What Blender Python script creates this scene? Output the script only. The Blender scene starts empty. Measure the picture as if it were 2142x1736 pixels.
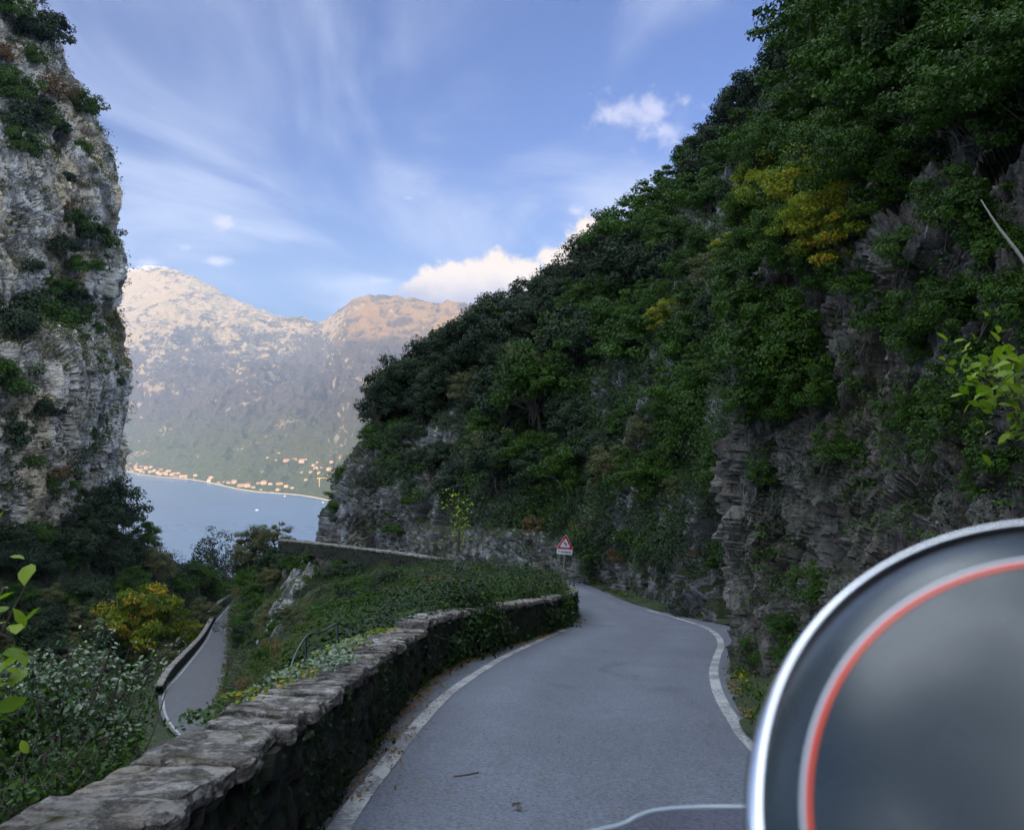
import bpy, math, random
import numpy as np
from mathutils import Vector
from mathutils.bvhtree import BVHTree

random.seed(7)
rng = np.random.default_rng(11)
SC = bpy.context.scene
COL = SC.collection
R = math.radians

# ------------------------------------------------------------------ camera
F = 1850.0                      # focal length in units of a 2142 px wide picture
PITCH = math.atan((895 - 868) / F)
cam_d = bpy.data.cameras.new("camera")
cam = bpy.data.objects.new("camera", cam_d)
COL.objects.link(cam)
cam_d.sensor_width = 36.0
cam_d.lens = 36.0 * F / 2142.0
cam_d.clip_start = 0.02
cam_d.clip_end = 60000
cam.location = (0, 0, 0)
cam.rotation_euler = (R(90) + PITCH, 0, 0)
cam_d.dof.use_dof = True
cam_d.dof.focus_distance = 30.0
cam_d.dof.aperture_fstop = 7.0
SC.camera = cam

# ------------------------------------------------------------------ exposure
SC.view_settings.view_transform = 'Standard'
SC.view_settings.look = 'None'
SC.view_settings.exposure = 1.5
SC.view_settings.gamma = 1.0
SC.cycles.max_bounces = 6
SC.cycles.diffuse_bounces = 3
SC.cycles.glossy_bounces = 3
SC.cycles.transmission_bounces = 3
SC.cycles.transparent_max_bounces = 6
SC.cycles.volume_bounces = 2

SUN_EL = 14.0
SUN_AZ = 222.0                  # compass angle from +Y towards +X: behind the camera, from the left


# ------------------------------------------------------------------ node helper
def lin(r, g, b):
    f = lambda c: (c / 255 / 12.92) if c / 255 < 0.04045 else ((c / 255 + 0.055) / 1.055) ** 2.4
    return (f(r), f(g), f(b), 1)


class NT:
    def __init__(s, tree):
        s.t = tree

    def n(s, typ, **kw):
        nd = s.t.nodes.new(typ)
        for k, v in kw.items():
            setattr(nd, k, v)
        return nd

    def put(s, sock, v):
        if isinstance(v, bpy.types.NodeSocket):
            s.t.links.new(v, sock)
        elif v is not None:
            sock.default_value = v

    def m(s, op, a, b=None, c=None, clamp=False):
        nd = s.n('ShaderNodeMath', operation=op, use_clamp=clamp)
        s.put(nd.inputs[0], a)
        if b is not None:
            s.put(nd.inputs[1], b)
        if c is not None:
            s.put(nd.inputs[2], c)
        return nd.outputs[0]

    def vm(s, op, a, b=None, scale=None):
        nd = s.n('ShaderNodeVectorMath', operation=op)
        s.put(nd.inputs[0], a)
        if b is not None:
            s.put(nd.inputs[1], b)
        if scale is not None:
            s.put(nd.inputs['Scale'], scale)
        return nd.outputs['Value'] if op in ('LENGTH', 'DOT_PRODUCT', 'DISTANCE') else nd.outputs[0]

    def xyz(s, v):
        nd = s.n('ShaderNodeSeparateXYZ')
        s.put(nd.inputs[0], v)
        return nd.outputs

    def comb(s, x, y, z):
        nd = s.n('ShaderNodeCombineXYZ')
        for i, q in enumerate((x, y, z)):
            s.put(nd.inputs[i], q)
        return nd.outputs[0]

    def noise(s, vec, scale, detail=6, rough=0.55, dist=0.0):
        nd = s.n('ShaderNodeTexNoise')
        s.put(nd.inputs['Vector'], vec)
        nd.inputs['Scale'].default_value = scale
        nd.inputs['Detail'].default_value = detail
        nd.inputs['Roughness'].default_value = rough
        nd.inputs['Distortion'].default_value = dist
        return nd.outputs[0]

    def voro(s, vec, scale, feature='F1', out='Distance', rnd=1.0):
        nd = s.n('ShaderNodeTexVoronoi', feature=feature)
        s.put(nd.inputs['Vector'], vec)
        nd.inputs['Scale'].default_value = scale
        nd.inputs['Randomness'].default_value = rnd
        return nd.outputs[out]

    def ss(s, x, lo, hi):
        nd = s.n('ShaderNodeMapRange', interpolation_type='SMOOTHSTEP')
        s.put(nd.inputs[0], x)
        s.put(nd.inputs[1], lo)
        s.put(nd.inputs[2], hi)
        return nd.outputs[0]

    def mix(s, f, a, b, blend='MIX'):
        nd = s.n('ShaderNodeMix', data_type='RGBA', blend_type=blend)
        s.put(nd.inputs[0], f)
        s.put(nd.inputs[6], a)
        s.put(nd.inputs[7], b)
        return nd.outputs[2]

    def scale(s, v, sx, sy, sz):
        return s.vm('MULTIPLY', v, (sx, sy, sz))

    def bump(s, h, strength, dist=0.1):
        nd = s.n('ShaderNodeBump')
        s.put(nd.inputs['Height'], h)
        nd.inputs['Strength'].default_value = strength
        nd.inputs['Distance'].default_value = dist
        return nd.outputs[0]


def material(name):
    m = bpy.data.materials.new(name)
    m.use_nodes = True
    m.node_tree.nodes.clear()
    t = NT(m.node_tree)
    out = t.n('ShaderNodeOutputMaterial')
    p = t.n('ShaderNodeBsdfPrincipled')
    t.t.links.new(p.outputs[0], out.inputs[0])
    return m, t, p


def plain(name, col, rough=0.6, metal=0.0, var=0.15, scale=8.0, spec=0.5):
    m, t, p = material(name)
    c = t.n('ShaderNodeTexCoord').outputs['Object']
    nz = t.noise(c, scale, 5, 0.6)
    k = t.m('MULTIPLY_ADD', nz, 2 * var, 1 - var)
    t.put(p.inputs['Base Color'], t.vm('SCALE', tuple(col[:3]), scale=k))
    p.inputs['Roughness'].default_value = rough
    p.inputs['Metallic'].default_value = metal
    p.inputs['Specular IOR Level'].default_value = spec
    return m


# ------------------------------------------------------------------ world: sky with clouds
world = bpy.data.worlds.new("World")
SC.world = world
world.use_nodes = True
wt = NT(world.node_tree)
world.node_tree.nodes.clear()
w_out = wt.n('ShaderNodeOutputWorld')
w_bg = wt.n('ShaderNodeBackground')
wt.t.links.new(w_bg.outputs[0], w_out.inputs[0])
sky = wt.n('ShaderNodeTexSky', sky_type='NISHITA')
sky.sun_disc = False
sky.sun_elevation = R(SUN_EL)
sky.sun_rotation = R(SUN_AZ)
sky.air_density = 1.0
sky.dust_density = 0.6
sky.ozone_density = 1.6
sky.altitude = 300
w_bg.inputs['Strength'].default_value = 0.10
dirv = wt.vm('NORMALIZE', wt.n('ShaderNodeTexCoord').outputs['Generated'])
dx, dy, dz = wt.xyz(dirv)
# cirrus: a high sheet
zz = wt.m('ADD', wt.m('MAXIMUM', dz, 0.0), 0.10)
sheet = wt.comb(wt.m('DIVIDE', dx, zz), wt.m('DIVIDE', dy, zz), 0.0)
rot = wt.n('ShaderNodeMapping')
wt.put(rot.inputs[0], sheet)
rot.inputs['Rotation'].default_value = (0, 0, R(-38))
rot.inputs['Scale'].default_value = (1.0, 0.55, 1)
c1 = wt.noise(rot.outputs[0], 1.5, 8, 0.56, 0.7)
c2 = wt.noise(rot.outputs[0], 0.8, 3, 0.5, 0.2)
cir = wt.ss(wt.m('MULTIPLY', c1, wt.m('MULTIPLY_ADD', c2, 1.5, 0.30)), 0.40, 0.74)
CLOUD = lin(246, 238, 246)


def pxc(u, v):
    return ((u - 1071) / F, (895 - v) / F)


# low clouds standing in the east, each a heap of puffs given by direction
yy = wt.m('MAXIMUM', dy, 0.05)
front = wt.ss(dy, 0.05, 0.3)
pl = wt.comb(wt.m('DIVIDE', dx, yy), wt.m('DIVIDE', dz, yy), 0.0)


def puffs(lst, nscale, namp, lo, hi, detail=8, rough=0.6):
    nz = wt.m('SUBTRACT', wt.noise(pl, nscale, detail, rough, 0.2), 0.5)
    best = None
    for (u, v, ru, rv) in lst:
        a, b = pxc(u, v)
        q = wt.vm('DIVIDE', wt.vm('SUBTRACT', pl, (a, b, 0)), (ru / F, rv / F, 1))
        d = wt.m('SUBTRACT', 1.0, wt.vm('LENGTH', q))
        best = d if best is None else wt.m('MAXIMUM', best, d)
    return wt.m('MULTIPLY', wt.ss(wt.m('MULTIPLY_ADD', nz, namp, best), lo, hi), front), nz


cum, cn = puffs([(905, 606, 95, 34), (960, 590, 90, 48), (1030, 580, 85, 62), (1100, 590, 80, 62), (1000, 615, 120, 40),
                 (1180, 552, 75, 62), (1235, 515, 60, 66), (1290, 560, 90, 120), (1140, 640, 160, 70)],
                18, 2.2, 0.0, 0.34, 10, 0.60)
wsp, _ = puffs([(1335, 230, 135, 58), (1380, 278, 75, 50), (462, 466, 34, 16), (392, 517, 24, 14), (450, 545, 42, 14),
                (310, 552, 50, 14), (300, 560, 70, 12), (800, 588, 40, 16), (1205, 440, 42, 18), (855, 413, 22, 8)],
               26, 3.4, 0.05, 1.1, 8, 0.62)
ver = wt.xyz(pl)[1]
shade = wt.ss(wt.m('MULTIPLY_ADD', cn, 0.06, ver), pxc(0, 640)[1], pxc(0, 560)[1])
cumc = wt.mix(shade, lin(150, 140, 160), lin(255, 228, 194))
nish = sky.outputs[0]
tint = wt.mix(1.0, nish, (0.02, 0.17, 0.47, 1), 'MULTIPLY')
hb = wt.ss(dz, 0.30, 0.02)
tint = wt.mix(wt.m('MULTIPLY', hb, 0.80), tint, (0.10, 0.68, 1.6, 1))
# unseen cloud field, added overhead and behind the camera to lift ambient light
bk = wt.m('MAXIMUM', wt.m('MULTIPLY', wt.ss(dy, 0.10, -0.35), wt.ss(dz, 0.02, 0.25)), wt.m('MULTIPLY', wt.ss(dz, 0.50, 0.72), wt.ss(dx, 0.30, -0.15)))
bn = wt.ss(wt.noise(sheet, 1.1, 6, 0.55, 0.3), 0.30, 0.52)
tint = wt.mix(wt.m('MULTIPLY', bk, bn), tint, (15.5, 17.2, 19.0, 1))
# clouds are given in the sky texture's own units (before the 0.1 strength)
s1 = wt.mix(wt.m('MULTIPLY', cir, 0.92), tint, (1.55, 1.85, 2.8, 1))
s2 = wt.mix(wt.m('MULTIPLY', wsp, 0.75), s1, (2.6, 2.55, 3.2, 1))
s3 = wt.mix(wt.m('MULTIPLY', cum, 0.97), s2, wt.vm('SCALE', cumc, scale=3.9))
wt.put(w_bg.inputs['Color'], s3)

sun_d = bpy.data.lights.new("sun", 'SUN')
sun = bpy.data.objects.new("sun", sun_d)
COL.objects.link(sun)
sun_d.energy = 3.2
sun_d.angle = R(0.5)
sun_d.color = (1.0, 0.76, 0.48)
sdir = Vector((math.sin(R(SUN_AZ)) * math.cos(R(SUN_EL)), math.cos(R(SUN_AZ)) * math.cos(R(SUN_EL)), math.sin(R(SUN_EL))))
sun.rotation_euler = sdir.to_track_quat('Z', 'Y').to_euler()


# ------------------------------------------------------------------ geometry helpers
def U(u, v, d):
    """the world point seen at picture position (u, v) at distance d along Y"""
    b = (868 - v) / F
    y = math.cos(PITCH) - math.sin(PITCH) * b
    z = math.sin(PITCH) + math.cos(PITCH) * b
    return np.array(((u - 1071) / F * d / y, d, z * d / y))


def ray(u, v):
    p = U(u, v, 1.0)
    return p / np.linalg.norm(p)


def hash3(ix, iy, iz, seed=0):
    h = (ix.astype(np.uint32) * np.uint32(374761393) + iy.astype(np.uint32) * np.uint32(668265263)
         + iz.astype(np.uint32) * np.uint32(2246822519) + np.uint32((seed * 3266489917) & 0xffffffff))
    h = (h ^ (h >> np.uint32(13))) * np.uint32(1274126177)
    h = h ^ (h >> np.uint32(16))
    return (h & np.uint32(0xffffff)).astype(np.float64) / float(0xffffff)


def vnoise(P, seed=0):
    I = np.floor(P).astype(np.int64)
    f = P - I
    f = f * f * f * (f * (f * 6 - 15) + 10)
    r = 0
    for a in (0, 1):
        for b in (0, 1):
            for c in (0, 1):
                w = (f[:, 0] if a else 1 - f[:, 0]) * (f[:, 1] if b else 1 - f[:, 1]) * (f[:, 2] if c else 1 - f[:, 2])
                r = r + w * hash3(I[:, 0] + a, I[:, 1] + b, I[:, 2] + c, seed)
    return r * 2 - 1


def fbm(P, oct=5, seed=0, gain=0.5, ridged=False):
    r, a, s = 0, 1.0, 0
    P = np.asarray(P, float)
    for o in range(oct):
        n = vnoise(P * (2.03 ** o) + o * 17.3, seed + o)
        if ridged:
            n = 1 - 2 * np.abs(n)
        r = r + a * n
        s += a
        a *= gain
    return r / s


def worley(P, seed=0):
    """F1, F2 and the random value of the nearest cell"""
    I = np.floor(P).astype(np.int64)
    n = len(P)
    f1 = np.full(n, 9.0)
    f2 = np.full(n, 9.0)
    df = np.zeros((n, 3))
    cid = np.zeros(n)
    for a in (-1, 0, 1):
        for b in (-1, 0, 1):
            for c in (-1, 0, 1):
                J = I + (a, b, c)
                q = np.stack([hash3(J[:, 0], J[:, 1], J[:, 2], seed + k) for k in (1, 2, 3)], 1) + J
                d = np.linalg.norm(q - P, axis=1)
                v = hash3(J[:, 0], J[:, 1], J[:, 2], seed + 9)
                nearer = d < f1
                f2 = np.where(nearer, f1, np.minimum(f2, d))
                cid = np.where(nearer, v, cid)
                df = np.where(nearer[:, None], P - q, df)
                f1 = np.where(nearer, d, f1)
    worley.df = df
    return f1, f2, cid


def tag(o, label=None, cat=None, group=None, kind=None):
    if label:
        o['label'] = label
    if cat:
        o['category'] = cat
    if group:
        o['group'] = group
    if kind:
        o['kind'] = kind
    return o


def mk(name, V, Q, mat, parent=None, smooth=False, tint=None):
    """mesh object from vertex array and an (n,3) or (n,4) face array"""
    V = np.ascontiguousarray(V, dtype=np.float32)
    Q = np.ascontiguousarray(Q, dtype=np.int32)
    me = bpy.data.meshes.new(name)
    k = Q.shape[1]
    me.vertices.add(len(V))
    me.vertices.foreach_set('co', V.ravel())
    me.loops.add(Q.size)
    me.loops.foreach_set('vertex_index', Q.ravel())
    me.polygons.add(len(Q))
    me.polygons.foreach_set('loop_start', np.arange(0, Q.size, k, dtype=np.int32))
    me.polygons.foreach_set('loop_total', np.full(len(Q), k, dtype=np.int32))
    me.polygons.foreach_set('use_smooth', np.full(len(Q), smooth, dtype=bool))
    me.update(calc_edges=True)
    if tint is not None:
        at = me.attributes.new('tint', 'FLOAT', 'FACE')
        at.data.foreach_set('value', np.ascontiguousarray(tint, dtype=np.float32))
    if mat:
        me.materials.append(mat)
    o = bpy.data.objects.new(name, me)
    COL.objects.link(o)
    if parent:
        o.parent = parent
    return o


def grid_faces(nr, nc):
    a = (np.arange(nr - 1)[:, None] * nc + np.arange(nc - 1)[None]).ravel()
    return np.stack([a, a + 1, a + nc + 1, a + nc], 1)


def cr_matrix(n, m):
    """Catmull-Rom resampling weights from n controls to m samples"""
    W = np.zeros((m, n))
    for j, t in enumerate(np.linspace(0, n - 1, m)):
        i = min(int(t), n - 2)
        f = t - i
        w = (-.5 * f + f * f - .5 * f ** 3, 1 - 2.5 * f * f + 1.5 * f ** 3, .5 * f + 2 * f * f - 1.5 * f ** 3, -.5 * f * f + .5 * f ** 3)
        for k in range(4):
            W[j, min(max(i - 1 + k, 0), n - 1)] += w[k]
    return W


def loft(C, nr, nc):
    C = np.asarray(C, float)
    A, B = cr_matrix(C.shape[0], nr), cr_matrix(C.shape[1], nc)
    return np.einsum('ia,jb,abk->ijk', A, B, C)


def normals(G):
    n = np.cross(np.gradient(G, axis=1), np.gradient(G, axis=0))
    return n / (np.linalg.norm(n, axis=2, keepdims=True) + 1e-9)


def curve(P, m):
    return cr_matrix(len(P), m) @ np.asarray(P, float)


BV = {}


def add_bvh(key, G):
    nr, nc = G.shape[:2]
    BV[key] = BVHTree.FromPolygons([tuple(p) for p in G.reshape(-1, 3)], [tuple(q) for q in grid_faces(nr, nc).tolist()])


def hit(u, v, keys):
    best = None
    d = Vector(ray(u, v))
    for k in keys:
        loc, nor, _, dist = BV[k].ray_cast(Vector((0, 0, 0)), d)
        if loc is not None and (best is None or dist < best[2]):
            if nor.dot(d) > 0:
                nor = -nor
            best = (np.array(loc), np.array(nor), dist)
    return best


def tube(pts, rad, sides=6):
    """tapered tube mesh along a polyline"""
    pts = np.asarray(pts, float)
    rad = np.broadcast_to(np.asarray(rad, float), (len(pts),))
    t = np.gradient(pts, axis=0)
    t /= np.linalg.norm(t, axis=1, keepdims=True) + 1e-9
    ref = np.where(np.abs(t[:, 2:3]) > .9, np.array([[1., 0, 0]]), np.array([[0., 0, 1]]))
    a = np.cross(t, ref)
    a /= np.linalg.norm(a, axis=1, keepdims=True) + 1e-9
    b = np.cross(t, a)
    ang = np.linspace(0, 2 * np.pi, sides, endpoint=False)
    V = pts[:, None] + rad[:, None, None] * (np.cos(ang)[None, :, None] * a[:, None] + np.sin(ang)[None, :, None] * b[:, None])
    n = len(pts)
    Q = []
    for i in range(n - 1):
        for j in range(sides):
            k = (j + 1) % sides
            Q.append((i * sides + j, i * sides + k, (i + 1) * sides + k, (i + 1) * sides + j))
    return V.reshape(-1, 3), np.array(Q)


def join(parts):
    Vs, Qs, o = [], [], 0
    for V, Q in parts:
        Vs.append(V)
        Qs.append(np.asarray(Q) + o)
        o += len(V)
    return np.concatenate(Vs), np.concatenate(Qs)


def boxm(cx, cy, cz, sx, sy, sz):
    s = np.array([(x, y, z) for x in (-.5, .5) for y in (-.5, .5) for z in (-.5, .5)]) * (sx, sy, sz) + (cx, cy, cz)
    Q = [(0, 1, 3, 2), (4, 6, 7, 5), (0, 4, 5, 1), (2, 3, 7, 6), (0, 2, 6, 4), (1, 5, 7, 3)]
    return s, np.array(Q)


def unit(v):
    return v / (np.linalg.norm(v, axis=-1, keepdims=True) + 1e-9)


def leaf_mesh(P, N, size, aspect=0.55, fold=0.18, r=rng, droop=0.0):
    """folded leaves: two triangles each, at points P facing N"""
    n = len(P)
    T = unit(np.cross(N, r.normal(size=(n, 3))))
    if droop:
        T = unit(T + np.array((0, 0, -droop)))
    B = unit(np.cross(N, T))
    L = np.broadcast_to(np.asarray(size, float), (n,))[:, None]
    base = P - T * L * .5
    tip = P + T * L * .5
    l = P - T * L * .06 + B * L * aspect * .5 + N * L * fold
    rr = P - T * L * .06 - B * L * aspect * .5 + N * L * fold
    V = np.stack([base, l, tip, rr], 1).reshape(-1, 3)
    a = np.arange(n) * 4
    Q = np.stack([np.stack([a, a + 1, a + 2], 1), np.stack([a, a + 2, a + 3], 1)], 1).reshape(-1, 3)
    return V, Q


def leaf_mesh6(P, N, size, aspect=.5, fold=.06, r=rng, droop=.2):
    """larger leaves with a pointed oval outline, folded along the midrib"""
    n = len(P)
    T = unit(unit(np.cross(N, r.normal(size=(n, 3)))) + np.array((0, 0, -droop)))
    B = unit(np.cross(N, T))
    L = np.broadcast_to(np.asarray(size, float), (n,))[:, None]
    mid = [P + T * L * s_ - N * L * c_ for s_, c_ in ((-.5, .0), (-.2, -.05), (.15, -.04), (.5, .06))]
    sd = [[P + T * L * s_ + B * L * aspect * w_ * k + N * L * fold for s_, w_ in ((-.28, .36), (-.02, .5), (.26, .34))] for k in (1, -1)]
    V = np.stack(mid + sd[0] + sd[1], 1).reshape(-1, 3)
    a = np.arange(n) * 10
    T3 = [(0, 1, 4), (1, 5, 4), (1, 2, 5), (2, 6, 5), (2, 3, 6), (0, 7, 1), (1, 7, 8), (1, 8, 2), (2, 8, 9), (2, 9, 3)]
    Q = np.stack([a[:, None] + np.array(f) for f in T3], 1).reshape(-1, 3)
    return V, Q, len(T3)


# ------------------------------------------------------------------ materials
def rock_mat(name, pale, mid, dark, warm, moss, s=1.0, moss_amt=0.5, streak=0.5, crack=0.5, bump=0.6, warm_amt=0.5, speck=0.55, bed=(.22, .22, 2.6)):
    m, t, p = material(name)
    c = t.n('ShaderNodeTexCoord').outputs['Object']
    cs = t.vm('SCALE', c, scale=s)
    a = t.noise(cs, 0.35, 8, 0.62, 0.4)
    b = t.noise(t.scale(cs, 1, 1, 0.18), 1.6, 7, 0.6, 0.3)
    f = t.noise(cs, 5.0, 8, 0.7)
    col = t.mix(t.ss(a, 0.36, 0.62), mid, pale)
    col = t.mix(t.m('MULTIPLY', t.ss(b, 0.52, 0.66), streak), col, dark)
    col = t.mix(t.m('MULTIPLY', t.ss(t.noise(t.scale(cs, 1, 1, 0.3), 0.5, 6, 0.6, 0.6), 0.5, 0.64), warm_amt), col, warm)
    col = t.mix(t.m('MULTIPLY', t.ss(f, 0.50, 0.72), speck), col, dark)
    cr = t.voro(t.vm('ADD', t.scale(cs, 1, 1, 0.8), t.vm('SCALE', t.comb(a, b, f), scale=1.4)), 1.3, 'DISTANCE_TO_EDGE')
    bd = t.noise(t.vm('ADD', t.scale(cs, *bed), t.vm('SCALE', t.comb(a, a, b), scale=.8)), 1.4, 6, .7, .4)
    col = t.mix(t.m('MULTIPLY', t.ss(t.m('ABSOLUTE', t.m('SUBTRACT', bd, .5)), .028, .0), crack), col, tuple(x * .5 for x in dark[:3]) + (1,))
    col = t.mix(t.m('MULTIPLY', t.ss(cr, 0.035, 0.0), crack), col, (.008, .008, .008, 1))
    nz = t.xyz(t.n('ShaderNodeNewGeometry').outputs['Normal'])[2]
    mm = t.m('MULTIPLY_ADD', t.noise(cs, 0.8, 6, 0.65), 1.3, t.m('MULTIPLY_ADD', nz, 0.7, moss_amt - 1.0))
    col = t.mix(t.ss(mm, 0.05, 0.32), col, t.mix(f, moss, tuple(x * .4 for x in moss[:3]) + (1,)))
    t.put(p.inputs['Base Color'], col)
    p.inputs['Roughness'].default_value = 0.85
    p.inputs['Specular IOR Level'].default_value = 0.3
    h = t.m('ADD', t.m('ADD', t.m('MULTIPLY', f, 0.8), t.m('MULTIPLY', bd, .8)), t.m('MULTIPLY', t.ss(cr, 0.0, 0.12), 0.5))
    t.put(p.inputs['Normal'], t.bump(h, bump, 0.25 / s))
    return m


def leaf_mat(name, c1, c2, rough=0.5, transl=0.25, c3=None, spec=0.16):
    m, t, p = material(name)
    tn = t.n('ShaderNodeAttribute', attribute_name='tint').outputs['Fac']
    oi = t.n('ShaderNodeObjectInfo').outputs['Random']
    f = t.m('ADD', t.m('MULTIPLY', tn, 0.75), t.m('MULTIPLY', oi, 0.25))
    col = t.mix(f, c1, c2)
    if c3:
        col = t.mix(t.ss(tn, 0.80, 0.98), col, c3)
    t.put(p.inputs['Base Color'], col)
    p.inputs['Roughness'].default_value = rough
    p.inputs['Specular IOR Level'].default_value = spec
    tr = t.n('ShaderNodeBsdfTranslucent')
    t.put(tr.inputs[0], t.mix(1.0, col, (1.1, 1.3, 0.6, 1), 'MULTIPLY'))
    ms = t.n('ShaderNodeMixShader')
    ms.inputs[0].default_value = transl
    t.t.links.new(p.outputs[0], ms.inputs[1])
    t.t.links.new(tr.outputs[0], ms.inputs[2])
    out = [n for n in t.t.nodes if n.type == 'OUTPUT_MATERIAL'][0]
    t.t.links.new(ms.outputs[0], out.inputs[0])
    return m


M = {}
M['near_rock'] = rock_mat('near_rock', (.22, .205, .185, 1), (.075, .07, .062, 1), (.006, .006, .006, 1), (.11, .08, .052, 1), (.016, .030, .006, 1),
                          s=1.3, moss_amt=0.06, streak=0.6, crack=.5, bed=(1.9, .8, .28))
M['hill_rock'] = rock_mat('hill_rock', (.34, .34, .35, 1), (.22, .22, .225, 1), (.06, .06, .06, 1), (.26, .21, .16, 1), (.05, .07, .025, 1),
                          s=0.45, moss_amt=0.28, streak=.6, bump=1.0)
M['cliff_rock'] = rock_mat('cliff_rock', (.84, .82, .80, 1), (.66, .64, .62, 1), (.34, .32, .30, 1), (.80, .66, .47, 1), (.14, .14, .05, 1),
                           s=0.14, moss_amt=0.15, streak=.35, crack=.75, warm_amt=.85, bump=1.0, speck=.22)
M['mid_rock'] = rock_mat('mid_rock', (.34, .33, .31, 1), (.17, .16, .14, 1), (.04, .04, .035, 1), (.26, .21, .14, 1), (.045, .07, .015, 1),
                         s=0.6, moss_amt=0.38, streak=.7, crack=.7, bump=1.0)
M['soil'] = rock_mat('soil', (.08, .085, .04, 1), (.05, .06, .025, 1), (.02, .025, .012, 1), (.09, .07, .04, 1), (.04, .06, .02, 1),
                     s=0.6, moss_amt=0.7, streak=.4, crack=.1)
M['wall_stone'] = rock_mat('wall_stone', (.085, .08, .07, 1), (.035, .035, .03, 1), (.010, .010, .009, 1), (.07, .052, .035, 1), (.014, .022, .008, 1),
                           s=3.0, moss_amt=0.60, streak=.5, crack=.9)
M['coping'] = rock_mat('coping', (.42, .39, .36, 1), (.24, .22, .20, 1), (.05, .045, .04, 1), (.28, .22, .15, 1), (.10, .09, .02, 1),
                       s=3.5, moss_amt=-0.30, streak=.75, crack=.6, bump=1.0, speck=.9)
M['bark'] = plain('bark', (.075, .06, .048), .9, var=.4, scale=14)
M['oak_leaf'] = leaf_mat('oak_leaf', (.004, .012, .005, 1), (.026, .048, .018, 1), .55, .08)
M['green_leaf'] = leaf_mat('green_leaf', (.005, .022, .002, 1), (.048, .110, .008, 1), .5, .25)
M['yellow_leaf'] = leaf_mat('yellow_leaf', (.04, .085, .006, 1), (.22, .25, .015, 1), .5, .35, (.42, .26, .02, 1))
M['olive_leaf'] = leaf_mat('olive_leaf', (.06, .07, .03, 1), (.13, .13, .05, 1), .6, .2)
M['shiny_leaf'] = leaf_mat('shiny_leaf', (.014, .042, .008, 1), (.050, .105, .018, 1), .28, .15, None, .6)
M['lime_leaf'] = leaf_mat('lime_leaf', (.11, .20, .01, 1), (.24, .32, .02, 1), .45, .4)
M['dead_leaf'] = leaf_mat('dead_leaf', (.10, .06, .025, 1), (.24, .15, .05, 1), .8, .1)
M['rusty_leaf'] = leaf_mat('rusty_leaf', (.07, .05, .03, 1), (.17, .09, .04, 1), .7, .15)

# asphalt
m, t, p = material('asphalt')
c = t.n('ShaderNodeTexCoord').outputs['Object']
g1 = t.noise(c, 34, 6, 0.85)
g2 = t.noise(c, 0.35, 5, 0.6, 0.5)
g3 = t.voro(c, 90, 'F1')
g4 = t.noise(t.scale(c, 1, .25, 1), 1.5, 6, .65)
k = t.m('MULTIPLY_ADD', t.m('SUBTRACT', g1, .5), 4.5, 1.0)
k = t.m('MULTIPLY', k, t.m('MULTIPLY_ADD', t.m('SUBTRACT', g2, .5), .55, 1.0))
k = t.m('MULTIPLY', k, t.m('MULTIPLY_ADD', t.m('SUBTRACT', g4, .5), .5, 1.0))
cr = t.voro(t.vm('ADD', c, t.vm('SCALE', t.comb(g2, g4, g2), scale=1.5)), .45, 'DISTANCE_TO_EDGE')
crm = t.m('MULTIPLY', t.ss(cr, .006, .0), t.ss(t.noise(c, .5, 2), .5, .6))
lat = t.n('ShaderNodeAttribute', attribute_name='lat').outputs['Fac']
trk = t.m('MAXIMUM', t.ss(t.m('ABSOLUTE', t.m('SUBTRACT', lat, .30)), .13, .02), t.ss(t.m('ABSOLUTE', t.m('SUBTRACT', lat, .70)), .13, .02))
k = t.m('MULTIPLY', k, t.m('MULTIPLY_ADD', t.m('MULTIPLY', trk, g4), .22, .94))
stn = t.ss(t.noise(t.scale(c, .8, .35, 1), .9, 7, .7, 1.0), .56, .70)
k = t.m('MULTIPLY', k, t.m('MULTIPLY_ADD', stn, -.32, 1.0))
col = t.vm('SCALE', (.092, .104, .132), scale=k)
edg = t.m('MULTIPLY', t.ss(t.m('ADD', t.m('ABSOLUTE', t.m('SUBTRACT', lat, .5)), t.m('MULTIPLY', t.m('SUBTRACT', g2, .5), .08)), .44, .51), .8)
col = t.mix(t.m('MULTIPLY', edg, t.ss(t.noise(c, 7, 6, .7), .35, .6)), col, (.055, .045, .032, 1))
col = t.mix(t.m('MULTIPLY', crm, .6), col, (.05, .05, .055, 1))
t.put(p.inputs['Base Color'], col)
p.inputs['Roughness'].default_value = .75
t.put(p.inputs['Normal'], t.bump(t.m('ADD', g1, g3), .5, .01))
M['asphalt'] = m

# worn road paint (holes show the asphalt colour)
m, t, p = material('road_paint')
c = t.n('ShaderNodeTexCoord').outputs['Object']
w = t.m('MULTIPLY_ADD', t.noise(c, 24, 7, .8), .75, t.m('MULTIPLY', t.noise(c, 1.5, 3), .40))
col = t.mix(t.ss(w, .50, .64), (.36, .36, .35, 1), (.12, .125, .14, 1))
t.put(p.inputs['Base Color'], col)
p.inputs['Roughness'].default_value = .7
t.put(p.inputs['Normal'], t.bump(t.noise(c, 60, 4, .7), .4, .01))
M['paint'] = m

# water
m, t, p = material('water')
c = t.n('ShaderNodeTexCoord').outputs['Object']
wv = t.noise(t.scale(c, 1, .35, 1), .06, 4, .6)
big = t.noise(t.scale(c, .2, 1, 1), .0025, 4, .55, .5)
t.put(p.inputs['Base Color'], t.mix(big, (.05, .10, .17, 1), (.07, .13, .20, 1)))
t.put(p.inputs['Roughness'], t.m('MULTIPLY_ADD', big, .15, .22))
t.put(p.inputs['Normal'], t.bump(wv, .25, 2.0))
M['water'] = m

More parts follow.
